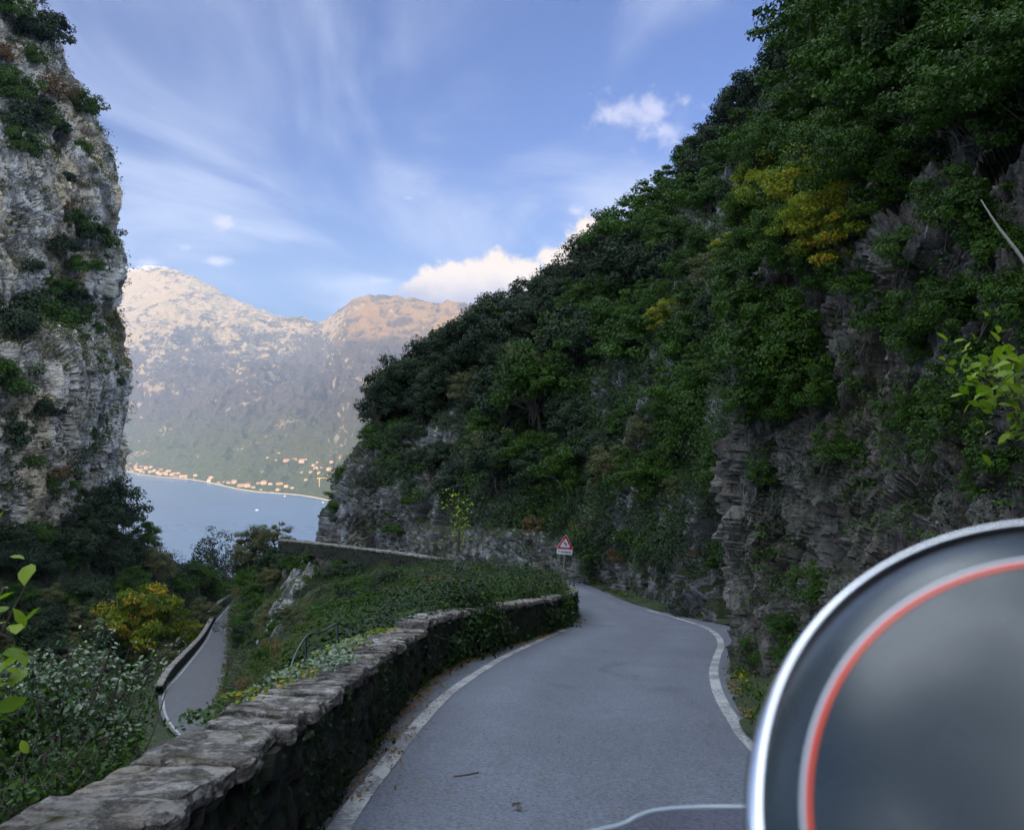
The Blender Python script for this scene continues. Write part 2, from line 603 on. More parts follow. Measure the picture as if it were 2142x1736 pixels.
# the far mountain: pale limestone, scrub, alpine meadow and snow
m, t, p = material('mountain_slope')
c = t.n('ShaderNodeTexCoord').outputs['Object']
x_, y_, z_ = t.xyz(c)
rk = t.noise(t.scale(c, 1, 1, 1.3), .0030, 9, .68, .5)
mp = t.n('ShaderNodeMapping')
t.put(mp.inputs[0], c)
mp.inputs['Rotation'].default_value = (0, R(-24), 0)
mp.inputs['Scale'].default_value = (1.0, .35, 3.4)
rk2 = t.noise(mp.outputs[0], .0075, 10, .80, .7)
rk3 = t.noise(t.scale(c, 1, .4, .7), .030, 7, .78, .5)
sl = t.xyz(t.n('ShaderNodeNewGeometry').outputs['Normal'])[2]
alt = t.ss(z_, 150, 1150)
peak = t.m('MULTIPLY', alt, t.ss(x_, -900, -2300))
msk = t.m('ADD', t.m('ADD', t.m('ADD', t.m('MULTIPLY', rk, .42), t.m('MULTIPLY', rk2, .42)), t.m('MULTIPLY', rk3, .30)), t.m('MULTIPLY', peak, .125))
msk = t.m('ADD', msk, t.m('MULTIPLY_ADD', t.m('SUBTRACT', .75, sl), .16, -.02))
rock = t.ss(msk, .612, .655)
veg = t.mix(t.noise(c, .004, 6, .6), (.080, .066, .066, 1), (.17, .125, .10, 1))
low = t.ss(z_, 250, -240)
veg = t.mix(low, veg, t.mix(t.noise(c, .012, 5, .7), (.07, .10, .035, 1), (.18, .19, .07, 1)))
mead = t.m('MULTIPLY', t.ss(z_, 560, 680), t.ss(x_, -1500, -1100))
veg = t.mix(t.m('MULTIPLY', mead, t.ss(t.noise(c, .006, 6, .6), .40, .55)), veg, (.42, .24, .10, 1))
col = t.mix(rock, veg, t.mix(rk2, (.36, .27, .17, 1), (.70, .50, .28, 1)))
snow = t.m('MULTIPLY', t.ss(t.m('MULTIPLY_ADD', rk2, 260, z_), 1790, 1840), t.ss(sl, .1, .4))
col = t.mix(snow, col, (.85, .86, .9, 1))
t.put(p.inputs['Base Color'], col)
p.inputs['Roughness'].default_value = .95
p.inputs['Specular IOR Level'].default_value = .1
t.put(p.inputs['Normal'], t.bump(t.m('ADD', t.noise(c, .010, 9, .72), rk2), 1.0, 90.0))
M['mountain'] = m

# ------------------------------------------------------------------ the far shore, the lake and the mountain
LAKE = -250.0


def shore_d(u):
    v = 985 + (u - 255) * (1048 - 985) / 440.0 + 3 * math.sin(u / 37.0) - 10 * math.exp(-((u - 180) / 90.0) ** 2)
    return -LAKE * F / (v - 895)


ridge_u = [-500, -200, 60, 150, 255, 300, 345, 380, 430, 480, 540, 580, 640, 675, 700, 735, 770, 800, 850, 900, 960, 1100, 1300, 1600]
ridge_v = [700, 640, 600, 580, 566, 558, 564, 576, 596, 622, 648, 662, 672, 679, 660, 638, 626, 624, 629, 634, 640, 660, 690, 740]
nu, nk = 620, 300
us = np.linspace(-500, 1500, nu)
rv = np.interp(us, ridge_u, ridge_v)
rd = np.interp(us, [-500, 255, 560, 675, 720, 1500], [10500, 9500, 8700, 8200, 7200, 6200])
t_ = np.linspace(0, 1, nk)
G = np.zeros((nk, nu, 3))
for j, u in enumerate(us):
    sd = shore_d(min(max(u, -100), 1500))
    s0, s1 = U(u, 900, sd), U(u, rv[j], rd[j])
    y = sd + (rd[j] - sd) * t_
    zt = s1[2]
    prof = 0.18 * t_ + 0.42 * t_ ** 2 + 0.40 * t_ ** 3.2
    z = LAKE + (zt - LAKE) * (prof * .75 + t_ * .25)
    G[:, j, 0] = (u - 1071) / F * y
    G[:, j, 1] = y
    G[:, j, 2] = z
P = G.reshape(-1, 3)
am = (np.sin(np.clip(t_, 0, 1) * np.pi) ** .6)[:, None].repeat(nu, 1).ravel()
rid = fbm(P * (1 / 1300., 1 / 2600., 1 / 1600.), 6, 3, .5, True)
big_ = fbm(P / 900., 5, 8)
P[:, 2] += am * (rid * 320 + big_ * 90) - am * 60
small = fbm(P * (1 / 170., 1 / 330., 1 / 170.), 6, 21, .72, True) * 95 * (am * .85 + .15)
P[:, 2] += small
P[:, 2] = np.maximum(P[:, 2], LAKE + 2 + t_[:, None].repeat(nu, 1).ravel() * 400)
rdg = np.clip((t_ - .82) / .18, 0, 1)[:, None].repeat(nu, 1).ravel()
P[:, 2] += rdg * (fbm(np.stack([P[:, 0] / 210., np.zeros(len(P)), np.zeros(len(P))], 1), 6, 91, .68, True) * 48)
G = P.reshape(nk, nu, 3)
MG = G.copy()
back = G[-1:].copy()
back[:, :, 1] += 2500
back[:, :, 0] *= 1.25
back[:, :, 2] = LAKE
G = np.concatenate([G, back])
G = np.concatenate([G[:1] - (0, 0, 60), G])
o = mk('mountain', G.reshape(-1, 3), grid_faces(*G.shape[:2]), M['mountain'], smooth=True)
tag(o, kind='structure')

V = np.array([(-9000, 150, LAKE), (9000, 150, LAKE), (9000, 11000, LAKE), (-9000, 11000, LAKE)], float)
tag(mk('lake', V, np.array([[0, 1, 2, 3]]), M['water']), kind='structure')

# hills behind the camera: they keep the evening sun off the gorge
M['hill_green'] = plain('hill_green', (.07, .08, .05), .95, var=.4, scale=.01)
xs = np.linspace(-7000, 5000, 90)
ys = np.linspace(-3400, -700, 40)
X, Y = np.meshgrid(xs, ys)
hh = 880 * np.exp(-((Y + 2050) / 620.) ** 2)
Pn = np.stack([X.ravel() / 700., Y.ravel() / 700., np.zeros(X.size)], 1)
Z = LAKE * .2 + hh + (fbm(Pn, 5, 5) * 60).reshape(X.shape)
tag(mk('hills', np.stack([X, Y, Z], 2).reshape(-1, 3), grid_faces(*X.shape), M['hill_green'], smooth=True), kind='structure')


# ------------------------------------------------------------------ road
def zr(y):
    y = np.asarray(y, float)
    a = np.minimum(y, 26)
    b = np.clip(y - 26, 0, 20)
    c = np.maximum(y - 46, 0)
    return -1.6 - .16 * a - (.16 * b - .0025 * b * b) - .08 * c


Lpl = [(-1.25, -14), (-1.22, -4), (-1.22, 5.4), (-1.28, 9), (-1.25, 12), (-.95, 15.4), (-.40, 17.6), (.54, 21), (1.3, 24.5), (1.95, 28), (2.25, 31),
       (2.1, 35), (1.5, 39), (.4, 42.8), (-1.4, 46.5), (-3.5, 50.3), (-5.9, 55), (-9.9, 61.6), (-14.4, 69.2), (-19.2, 76.6)]
Rpl = [(2.3, -14), (2.25, -4), (2.25, 4.5), (2.3, 8.4), (2.62, 10), (3.1, 12.6), (3.9, 15.6), (5.0, 19.2), (6.2, 24.2), (6.0, 28.5), (5.4, 32.5),
       (4.8, 37), (4.4, 41), (3.6, 45.5), (1.6, 49.8), (-.6, 54.0), (-3.0, 58.5), (-6.8, 65), (-11, 72), (-15, 80)]


def on_road(pts, lift=0.0):
    pts = np.asarray(pts, float)
    return np.concatenate([pts, (zr(pts[:, 1]) + lift)[:, None]], 1)


NR = 260
Lc, Rc = curve(Lpl, NR), curve(Rpl, NR)
rows = [on_road(Lc * (1 - f) + Rc * f) for f in np.linspace(-.02, 1.03, 24)]
G = np.stack(rows, 0)
ro = mk('road', G.reshape(-1, 3), grid_faces(*G.shape[:2]), M['asphalt'], smooth=True)
ro.data.attributes.new('lat', 'FLOAT', 'POINT').data.foreach_set('value', np.linspace(-.02, 1.03, 24).repeat(NR).astype(np.float32))
tag(ro, kind='structure')


def ground_hit(u, v, lift=0.0):
    """point of the road surface seen at (u, v)"""
    r_ = ray(u, v)
    lo, hi = 1.0, 120.0
    for _ in range(60):
        mid = (lo + hi) / 2
        p_ = r_ / r_[1] * mid
        if p_[2] > zr(mid) + lift:
            lo = mid
        else:
            hi = mid
    return r_ / r_[1] * lo


def stripe(px, w, name, n=160, fade=None):
    c_ = np.array([ground_hit(*q) for q in px])
    if fade is not None:
        c_ = np.concatenate([np.array(fade), c_])
    c_ = curve(c_[:, :2], n)
    tn = unit(np.gradient(c_, axis=0))
    nn = np.stack([-tn[:, 1], tn[:, 0]], 1)
    ww = w * (1 + .06 * fbm(np.stack([np.arange(n) * .3, np.zeros(n), np.zeros(n)], 1), 3, 2))[:, None]
    G = np.stack([on_road(c_ + nn * ww * f, .006) for f in (-.5, -.25, 0, .25, .5)], 0)
    tag(mk(name, G.reshape(-1, 3), grid_faces(*G.shape[:2]), M['paint'], smooth=True), kind='structure')


stripe([(708, 1736), (815, 1590), (870, 1520), (932, 1456), (992, 1412), (1055, 1374), (1119, 1344), (1182, 1317)], .15, 'road_marking',
       fade=[(-.98, -6, 0), (-.98, 2, 0)])
stripe([(1574, 1559), (1539, 1513), (1512, 1470), (1499, 1439), (1493, 1405), (1499, 1376), (1508, 1348), (1496, 1325), (1462, 1307), (1400, 1288), (1350, 1275)],
       .14, 'road_marking', fade=[(1.9, -6, 0), (1.92, 4, 0)])

# ------------------------------------------------------------------ lower road, seen down in the gorge
DV = ([1225, 1237, 1255, 1295, 1340, 1400, 1450, 1500, 1530, 1600, 1700], [185, 170, 160, 133, 108, 82, 68, 58, 54, 47, 41])


def low_pt(u, v):
    return U(u, v, float(np.interp(v, *DV)))


lowL = [(520, 1238), (497, 1250), (452, 1295), (428, 1339), (372, 1408), (336, 1445), (332, 1470), (340, 1503), (370, 1540), (430, 1600), (520, 1690)]
lowR = [(560, 1240), (520, 1252), (482, 1300), (474, 1345), (466, 1395), (458, 1435), (444, 1470), (446, 1500), (470, 1540), (530, 1600), (620, 1690)]
A_ = curve([low_pt(*q) for q in lowL], 80)
B_ = curve([low_pt(*q) for q in lowR], 80)
B_[:, 2] = A_[:, 2]
G = np.stack([A_ * (1 - f) + B_ * f for f in np.linspace(0, 1.1, 8)], 0)
LOWG = G
tag(mk('lower_road', G.reshape(-1, 3), grid_faces(*G.shape[:2]), M['asphalt'], smooth=True), kind='structure')
add_bvh('low', G)
cc = A_ + (B_ - A_) * .09
nn = unit(np.cross(np.gradient(cc, axis=0), (0, 0, 1)))
G = np.stack([cc + nn * .08 * f + (0, 0, .03) for f in (-1, 1)], 0)
tag(mk('lower_road_marking', G.reshape(-1, 3), grid_faces(*G.shape[:2]), M['paint'], smooth=True), kind='structure')


# ------------------------------------------------------------------ terrain lofts
def terrain(name, ctrl, nr, nc, mat, disp, key=None, smooth=False):
    G0 = loft(ctrl, nr, nc)
    if key:
        add_bvh(key, loft(ctrl, min(nr, 60), min(nc, 60)))
    N = normals(G0)
    P_ = G0.reshape(-1, 3)
    N_ = N.reshape(-1, 3)
    D = disp(P_, G0, N)
    P_ = P_ + N_ * D[:, None]
    G1 = P_.reshape(nr, nc, 3)
    o = mk(name, P_, grid_faces(nr, nc), mat, smooth=smooth)
    tag(o, kind='structure')
    return G1, o


def rocky(amp, sc, blocky=.5, strata=(1, 1, 1.0), seed=0, oct=6, tilt=0.0, facet=.5):
    ct, st = math.cos(R(tilt)), math.sin(R(tilt))

    def f(P_, G0, N):
        q = np.stack([P_[:, 0] * ct + P_[:, 2] * st, P_[:, 1], P_[:, 2] * ct - P_[:, 0] * st], 1) / sc * strata
        fac = lambda c_: ((np.modf(c_ * 913.7)[0] - .5) * worley.df[:, 0] + (np.modf(c_ * 517.3)[0] - .5) * worley.df[:, 1]
                          + (np.modf(c_ * 281.9)[0] - .5) * worley.df[:, 2])
        w1, w2, cid = worley(q * 1.0 + fbm(q * 1.5, 3, seed)[:, None] * .35, seed)
        facets = fac(cid) * 1.5
        v1, v2, cid2 = worley(q * 3.1 + fbm(q * 4, 2, seed + 5)[:, None] * .3, seed + 30)
        facets = facets + fac(cid2) * .9
        v3, v4, cid3 = worley(q * 7.3, seed + 60)
        facets = facets + fac(cid3) * .42
        d = fbm(q * .6, oct, seed, .5) * .9 + facets * facet
        e1 = np.clip((w2 - w1) / .22, 0, 1)
        e2 = np.clip((v2 - v1) / .30, 0, 1)
        d = d + blocky * ((cid - .5) * 1.1 * e1 * e1 * (3 - 2 * e1) + (cid2 - .5) * .45 * e2 * e2 * (3 - 2 * e2)) - .12 * blocky * (1 - e1)
        d = d + fbm(q * 3, 5, seed + 3, .66, True) * .26
        return amp * d
    return f


# facing direction: normals() of these lofts must point at the camera; columns run left to right, rows bottom to top
def pts(rows_):
    return np.array([[U(*q) if len(q) == 3 else np.array(q[:3]) for q in r_] for r_ in rows_])


# right hillside; each column goes from the road upwards
H = [
    [(760, 1160, 135), (760, 1040, 132), (790, 960, 130), (820, 910, 128), (850, 880, 128), (880, 870, 130), (900, 880, 160)],
    [(692, 1160, 83), (704, 1045, 83), (735, 968, 85), (768, 918, 87), (800, 890, 91), (840, 868, 96), (880, 870, 125)],
    [(800, 1162, 76), (800, 1060, 77), (808, 985, 79), (822, 930, 82), (865, 868, 88), (925, 800, 95), (960, 800, 125)],
    [(930, 1175, 66), (930, 1080, 67), (938, 1000, 70), (955, 920, 75), (985, 840, 81), (1035, 715, 92), (1060, 720, 125)],
    [(1060, 1190, 56), (1060, 1100, 57), (1072, 1000, 60), (1092, 880, 66), (1115, 770, 74), (1155, 650, 88), (1190, 660, 120)],
    [(1170, 1208, 50), (1185, 1135, 50.5), (1200, 1000, 54), (1222, 860, 60), (1262, 710, 68), (1325, 530, 84), (1360, 540, 115)],
    [(1300, 1250, 40), (1303, 1140, 40.5), (1322, 1000, 43), (1352, 820, 48), (1402, 630, 56), (1480, 370, 75), (1510, 380, 105)],
    [(1425, 1292, 32), (1430, 1160, 32.4), (1442, 1000, 35), (1462, 800, 39), (1502, 570, 46), (1600, 250, 62), (1640, 240, 95)],
    [(1560, 1318, 26), (1560, 1150, 26.4), (1570, 950, 28), (1590, 750, 31), (1640, 490, 37), (1745, 110, 50), (1800, 60, 80)],
    [(1760, 1330, 25), (1760, 1150, 25.4), (1780, 950, 26), (1820, 700, 28), (1880, 400, 32), (1950, -100, 42), (2000, -200, 70)],
]
ctrl = pts(H).transpose(1, 0, 2)
base = ctrl[:1].copy()
base[:, :, 2] -= 3.0
ctrl = np.concatenate([base, ctrl])
HG, _ = terrain('hillside', ctrl, 400, 460, M['hill_rock'], rocky(1.2, 3.4, .65, (1.3, 1, .5), 40, tilt=-30, facet=.9), 'hill', smooth=True)

# near cliff on the right of the road
Cn = [
    [(1690, 1330, 30), (1680, 1150, 29), (1680, 1000, 28.5), (1690, 850, 28), (1700, 700, 28), (1720, 560, 29), (1790, 400, 31), (1850, 150, 36)],
    [(1556, 1402, 15.6), (1553, 1250, 15.6), (1548, 1050, 15.8), (1556, 900, 16.2), (1540, 720, 16.5), (1585, 590, 17.8), (1690, 430, 20.5), (1800, 130, 27)],
    [(1625, 1475, 12.2), (1640, 1270, 12.6), (1650, 1050, 13.2), (1655, 860, 13.8), (1680, 680, 14.3), (1730, 500, 15.0), (1860, 320, 17.5), (1960, -60, 24)],
    [(1750, 1550, 9.9), (1780, 1300, 10.2), (1800, 1070, 10.8), (1830, 850, 11.6), (1860, 650, 11.6), (1910, 450, 11.4), (2020, 260, 13.5), (2120, -160, 19)],
    [(1950, 1680, 7.9), (2000, 1370, 8.2), (2040, 1100, 8.8), (2080, 850, 9.2), (2120, 620, 9.2), (2190, 380, 9.3), (2320, 150, 11), (2440, -300, 16)],
    [(2330, 1900, 5.6), (2360, 1450, 5.9), (2420, 1050, 6.3), (2480, 700, 6.6), (2540, 400, 7.0), (2620, 100, 7.4), (2800, -200, 8.6), (2950, -700, 11)],
    [(3.2, 1.5, -2.2, 0), (3.4, 1.6, 0, 0), (3.7, 1.8, 2, 0), (4.0, 2.0, 4, 0), (4.6, 2.2, 6, 0), (5.4, 2.5, 8.5, 0), (7.5, 3, 11, 0), (11, 3, 15, 0)],
    [(3.2, -12, .2, 0), (3.4, -12, 2, 0), (3.7, -12, 4, 0), (4.0, -12, 6, 0), (4.6, -12, 8, 0), (5.4, -12, 10, 0), (7.5, -12, 13, 0), (11, -12, 17, 0)],
]
ctrl = pts(Cn).transpose(1, 0, 2)
base = ctrl[:1].copy()
base[:, :, 2] -= 1.2
ctrl = np.concatenate([base, ctrl])
NG, _ = terrain('near_cliff', ctrl, 420, 420, M['near_rock'],
                lambda P_, G0, N: np.clip(rocky(.50, 1.15, .7, (1.2, 1.2, .55), 70, tilt=-22, facet=1.05)(P_, G0, N),
                                          -1.0, .10 + .28 * np.clip(P_[:, 2] - zr(P_[:, 1]), 0, 3)), 'near')


# left cliff across the gorge
def edge_u(v):
    return np.interp(v, [-500, -200, 0, 45, 100, 160, 230, 300, 400, 480, 560, 640, 720, 790, 860, 940, 990, 1020, 1080, 1150, 1300],
                     [-120, -10, 60, 108, 128, 160, 200, 228, 238, 243, 248, 243, 258, 278, 262, 250, 244, 262, 215, 205, 200])


vr = np.array([1320, 1250, 1180, 1110, 1050, 1000, 950, 900, 850, 800, 765, 735, 715, 695, 670, 640, 600, 560, 530, 480, 400, 320, 240, 160, 80, 0, -100, -250, -450])
ctrl = []
for v in vr:
    e = edge_u(v) - 24
    row = []
    led = 6 / (1 + math.exp(-(v - 712) / 14.)) + .006 * max(0, v - 720) + 2.5 / (1 + math.exp(-(v - 300) / 10.)) - 3 * math.exp(-((v - 670) / 45.) ** 2) - .012 * max(0, 500 - v) + 3 / (1 + math.exp(-(v - 540) / 12.))
    for w, d0 in ((0, 92), (.2, 108), (.4, 122), (.6, 136), (.8, 150), (.93, 158), (1.0, 170), (1.0, 196), (.985, 240)):
        uu = -700 + (e + 700) * (1 - (1 - w) ** 1.5)
        d_ = d0 - led * 1.4
        if d0 > 175:
            uu = e - (12 if d0 < 200 else 60)
        row.append(U(uu, v, d_))
    ctrl.append(row)
ctrl = np.array(ctrl)


def cliff_disp(P_, G0, N):
    base_ = rocky(3.0, 11.0, .55, (1, 1, .55), 90, 7, facet=.8)(P_, G0, N)
    rib = fbm(P_ / (9, 9, 60), 4, 55, .5, True) * 1.6
    fine = fbm(P_ / (2.2, 2.2, 1.1), 4, 66, .6, True) * .45
    return base_ + rib + fine


LG, _ = terrain('cliff', ctrl, 620, 330, M['cliff_rock'], cliff_disp, 'cliff')

# wooded slope at the foot of the left cliff
S = [
    [(-700, 1120, 96), (-700, 1250, 85), (-700, 1400, 70), (-700, 1600, 55), (-700, 1850, 45)],
    [(-300, 1140, 115), (-300, 1250, 100), (-300, 1400, 84), (-300, 1600, 66), (-300, 1850, 52)],
    [(0, 1160, 132), (0, 1260, 118), (0, 1400, 98), (0, 1600, 76), (0, 1850, 58)],
    [(130, 1165, 145), (130, 1260, 130), (130, 1400, 106), (130, 1600, 82), (130, 1850, 62)],
    [(230, 1130, 160), (230, 1250, 142), (230, 1380, 112), (240, 1600, 84), (260, 1850, 62)],
    [(320, 1170, 168), (320, 1260, 150), (300, 1400, 114), (290, 1600, 80), (320, 1850, 58)],
    [(400, 1215, 180), (390, 1290, 155), (345, 1400, 105), (325, 1560, 72), (380, 1850, 52)],
    [(470, 1242, 195), (440, 1285, 168), (380, 1415, 90), (340, 1500, 62), (420, 1850, 50)],
    [(540, 1250, 215), (500, 1262, 190), (430, 1450, 88), (380, 1600, 56), (470, 1850, 50)],
]
ctrl = pts([[(q[0], q[1], q[2] * (.88, .90, .95, 1, 1)[i]) for i, q in enumerate(c_)] for c_ in S]).transpose(1, 0, 2)[::-1]
top = ctrl[-1:].copy()
top[:, :, 1] += 60
top[:, :, 2] -= 60
ctrl = np.concatenate([ctrl, top])
WG, _ = terrain('gorge_slope', ctrl, 160, 160, M['soil'], rocky(1.2, 7, .3, (1, 1, 1), 21), 'slope')

# the rocky slope between this road and the lower one
K = [
    [(560, 1160, 150), (560, 1200, 150), (560, 1260, 145), (540, 1320, 130), (520, 1400, 110), (500, 1480, 90), (500, 1560, 75)],
    [(512, 1172, 96), (504, 1215, 92), (496, 1260, 88), (488, 1310, 84), (486, 1398, 76), (484, 1470, 64), (500, 1560, 54)],
    [(560, 1162, 86), (555, 1225, 80), (540, 1290, 70), (525, 1350, 58), (510, 1410, 48), (495, 1480, 40), (480, 1600, 32)],
    [(612, 1170, 76), (615, 1225, 70), (610, 1280, 58), (600, 1330, 46), (585, 1400, 32), (570, 1460, 22), (540, 1600, 15)],
    [(700, 1178, 68), (700, 1225, 60), (700, 1270, 46), (690, 1320, 32), (680, 1370, 21), (650, 1430, 14), (600, 1560, 10.5)],
    [(800, 1184, 60), (800, 1225, 50), (805, 1262, 38), (805, 1300, 25), (790, 1330, 17.5), (760, 1380, 12.4), (700, 1500, 10.0)],
    [(905, 1192, 51), (905, 1222, 42), (905, 1250, 33), (905, 1275, 23), (900, 1295, 17.2), (880, 1330, 14.5), (850, 1420, 13.2)],
    [(1000, 1202, 46.5), (1000, 1222, 38), (1010, 1238, 31), (1010, 1252, 25), (1000, 1270, 20), (990, 1290, 18.5), (990, 1350, 18)],
    [(1085, 1212, 44), (1090, 1222, 37), (1095, 1232, 31.5), (1100, 1240, 28), (1100, 1252, 25), (1100, 1270, 23.5), (1100, 1320, 22.8)],
    [(1150, 1220, 38), (1158, 1228, 34), (1160, 1236, 31.5), (1165, 1244, 29), (1165, 1252, 27), (1165, 1270, 26), (1165, 1310, 25.4)],
]
ctrl = pts(K).transpose(1, 0, 2)[::-1]
KG, _ = terrain('bank', ctrl, 260, 260, M['mid_rock'], rocky(.65, 2.4, .5, (1.2, 1, .5), 33, tilt=-30), 'bank', smooth=True)

# ground carrying the lower road and the gorge bottom beyond its ends
ext = lambda q: np.concatenate([q, q[-1:] + (q[-1:] - q[-6:-5]) * np.array([[[1, 1, .3]], [[3, 3, .3]]]).reshape(2, 3) * 3])
Ae, Be = ext(A_), ext(B_)
hz_ = unit((Be - Ae) * (1, 1, 0))
G = np.stack([Ae - hz_ * 26 - (0, 0, 16), Ae - hz_ * 9 - (0, 0, 6), Ae - hz_ * 1.2 - (0, 0, .5), Ae - (0, 0, .25), Be - (0, 0, .25), Be + hz_ * 3 - (0, 0, .3), Be + hz_ * 14 - (0, 0, .5),
              Be + hz_ * 34 - (0, 0, 1)], 0)[::-1]
terrain('gorge_floor', G, 60, 90, M['soil'], lambda P_, G0, N: fbm(P_ / 3., 4, 4) * .15)

# plain ground under the near part, outside the parapet
Lw = curve(Lpl[:14], 40)
tn = unit(np.gradient(Lw, axis=0))
nl = np.stack([-tn[:, 1], tn[:, 0]], 1)
G = []
for off, dz_ in ((.05, .02), (.5, -.05), (.9, -.9), (1.8, -2.8), (4, -6.5), (9, -12), (22, -20)):
    q = Lw + nl * off
    G.append(np.concatenate([q, (zr(Lw[:, 1]) + dz_)[:, None]], 1))
OG, _ = terrain('embankment', np.array(G)[::-1], 120, 160, M['soil'], lambda P_, G0, N: fbm(P_ / 1.5, 4, 14) * .12 * np.clip(np.linspace(1.6, -.4, 120)[:, None].repeat(160, 1).ravel(), 0, 1), 'emb')

add_bvh('mtn', MG[::3, ::3])

# unseen rock wall, added behind the camera to darken the helmet's reflection
B = [[(-30, -12, -6), (-22, -13, 0), (-24, -14, 7), (-30, -16, 14)], [(-16, -16, -6), (-13, -15, 0), (-14, -16, 5), (-18, -19, 11)],
     [(-5, -19, -3), (-4, -18, 1), (-5, -19, 5), (-7, -22, 10)], [(4, -17, -3), (3.4, -16, 1), (4, -17, 6), (6, -19, 12)], [(7, -12, -3), (5, -12, 2), (5, -12, 8), (8, -13, 14)]]
ctrl = np.array(B, float).transpose(1, 0, 2)[:, ::-1]
terrain('added_rear_wall', ctrl, 90, 140, M['near_rock'], rocky(.5, 1.8, .6, (1, 1, .6), 12))
#PART2


# ------------------------------------------------------------------ stone parapets
def stone_block(n=5):
    """unit block with rounded corners: six n x n faces"""
    g = np.linspace(-1, 1, n)
    a, b = np.meshgrid(g, g)
    a, b = a.ravel(), b.ravel()
    o = np.ones_like(a)
    V, Q = [], []
    f = grid_faces(n, n)
    for k, P_ in enumerate(((a, b, o), (a, b, -o), (a, o, b), (a, -o, b), (o, a, b), (-o, a, b))):
        V.append(np.stack(P_, 1))
        Q.append(f + k * n * n)
    V = np.concatenate(V)
    nrm = (np.abs(V) ** 11).sum(1) ** (1 / 11.)
    return V / nrm[:, None], np.concatenate(Q)


SB_V, SB_Q = stone_block(9)


def stone(c, tx, ty, tz, sx, sy, sz, amp=.25, seed=0):
    V = SB_V.copy()
    q = V * .9 + np.array((seed * 7.13, seed * 3.7, seed * 1.9))
    V = V * (1 + amp * fbm(q * 1.3, 3, 5)[:, None])
    V = V * (sx / 2, sy / 2, sz / 2)
    return c + V[:, :1] * tx + V[:, 1:2] * ty + V[:, 2:3] * tz, SB_Q


def offset_line(P2, off):
    tn_ = unit(np.gradient(P2, axis=0))
    return P2 + np.stack([-tn_[:, 1], tn_[:, 0]], 1) * off


def parapet(line, hgt, width, label, zf, lmin, lmax, name='stone_parapet', stone_scale=1.0, group='stone parapets beside the road', slab_h=.10,
            mat_top='coping', mat_body='wall_stone', res=.07, under=.4, deep=1.2):
    """a masonry wall along a plan line, with a coping of slabs laid across it"""
    root = bpy.data.objects.new(name, None)
    COL.objects.link(root)
    line = np.asarray(line, float)
    root.location = (line[0][0], line[0][1], float(zf(line[0][1])))
    tag(root, label, 'wall', group)
    seg = np.linalg.norm(np.diff(line, axis=0), axis=1)
    s_ = np.concatenate([[0], np.cumsum(seg)])
    total = s_[-1]
    n = max(8, int(total / res))
    ss_ = np.linspace(0, total, n)
    base = np.stack([np.interp(ss_, s_, line[:, 0]), np.interp(ss_, s_, line[:, 1])], 1)
    tn_ = unit(np.gradient(base, axis=0))
    nl_ = np.stack([-tn_[:, 1], tn_[:, 0]], 1)
    zb = zf(base[:, 1])
    prof = []
    m_ = max(5, int((hgt + under) / res))
    for h in np.linspace(-under, hgt, m_):
        prof.append((0.03 * (hgt - h) * -1, h, -1))
    for f in (.3, .6, .95):
        prof.append((f * width, hgt, 0))
    for h in np.linspace(hgt - .05, -deep, m_):
        prof.append((width, h, 1))
    G = np.zeros((len(prof), n, 3))
    for i, (o_, h, _) in enumerate(prof):
        G[i, :, :2] = base + nl_ * o_
        G[i, :, 2] = zb + h
    P_ = G.reshape(-1, 3)
    q = P_ * np.array((3.2, 3.2, 5.0)) / stone_scale
    w1, w2, cid = worley(q, 60)
    e = np.clip((w2 - w1) / .25, 0, 1)
    d = (e * e * (3 - 2 * e) - .6) * .05 + (cid - .5) * .07 * e + fbm(P_ * 9, 3, 2) * .02
    side = np.array([p_[2] for p_ in prof], float)[:, None].repeat(n, 1).ravel()
    nn_ = np.tile(nl_, (len(prof), 1))
    P_[:, :2] += nn_ * (side * np.minimum(d, .03))[:, None] * stone_scale
    off = np.array(root.location)
    mk('wall_body', P_ - off, grid_faces(len(prof), n), M[mat_body], root)
    # slabs
    parts = []
    s0 = 0.0
    k = 0
    while s0 < total - .05:
        L = float(rng.uniform(lmin, lmax))
        sc_ = s0 + L / 2
        c2 = np.array([np.interp(sc_, s_, line[:, 0]), np.interp(sc_, s_, line[:, 1])])
        c3 = np.array([np.interp(sc_ + .05, s_, line[:, 0]), np.interp(sc_ + .05, s_, line[:, 1])])
        tx = unit(c3 - c2) if sc_ + .05 < total else tn_[-1]
        nx = np.array((-tx[1], tx[0]))
        ang = rng.normal() * .05
        tx, nx = tx * math.cos(ang) + nx * math.sin(ang), nx * math.cos(ang) - tx * math.sin(ang)
        g = float(zf(c2[1] + .3 * tx[1]) - zf(c2[1] - .3 * tx[1])) / .6
        w = width * rng.uniform(.98, 1.14)
        h = slab_h * rng.uniform(.88, 1.15)
        c = np.array((*(c2 + nx * (width / 2 + rng.normal() * .02)), float(zf(c2[1])) + hgt + slab_h * .9 - h * .5 + rng.normal() * .005))
        T3 = unit(np.array((tx[0], tx[1], g + rng.normal() * .03)))
        parts.append(stone(c, T3, np.array((nx[0], nx[1], rng.normal() * .03)), unit(np.array((rng.normal() * .05, rng.normal() * .05, 1.))), L * .95, w, h, .10, k + int(total * 10)))
        s0 += L * .97
        k += 1
    V_, Q_ = join(parts)
    V_ = V_ + (fbm(V_ * 16, 4, 77, .7)[:, None] * .012 + fbm(V_ * 5, 2, 7)[:, None] * .010) * np.array((1.4, 1.4, 1))
    mk('coping', V_ - off, Q_, M[mat_top], root)
    return root


Lf = curve(Lpl, 400)


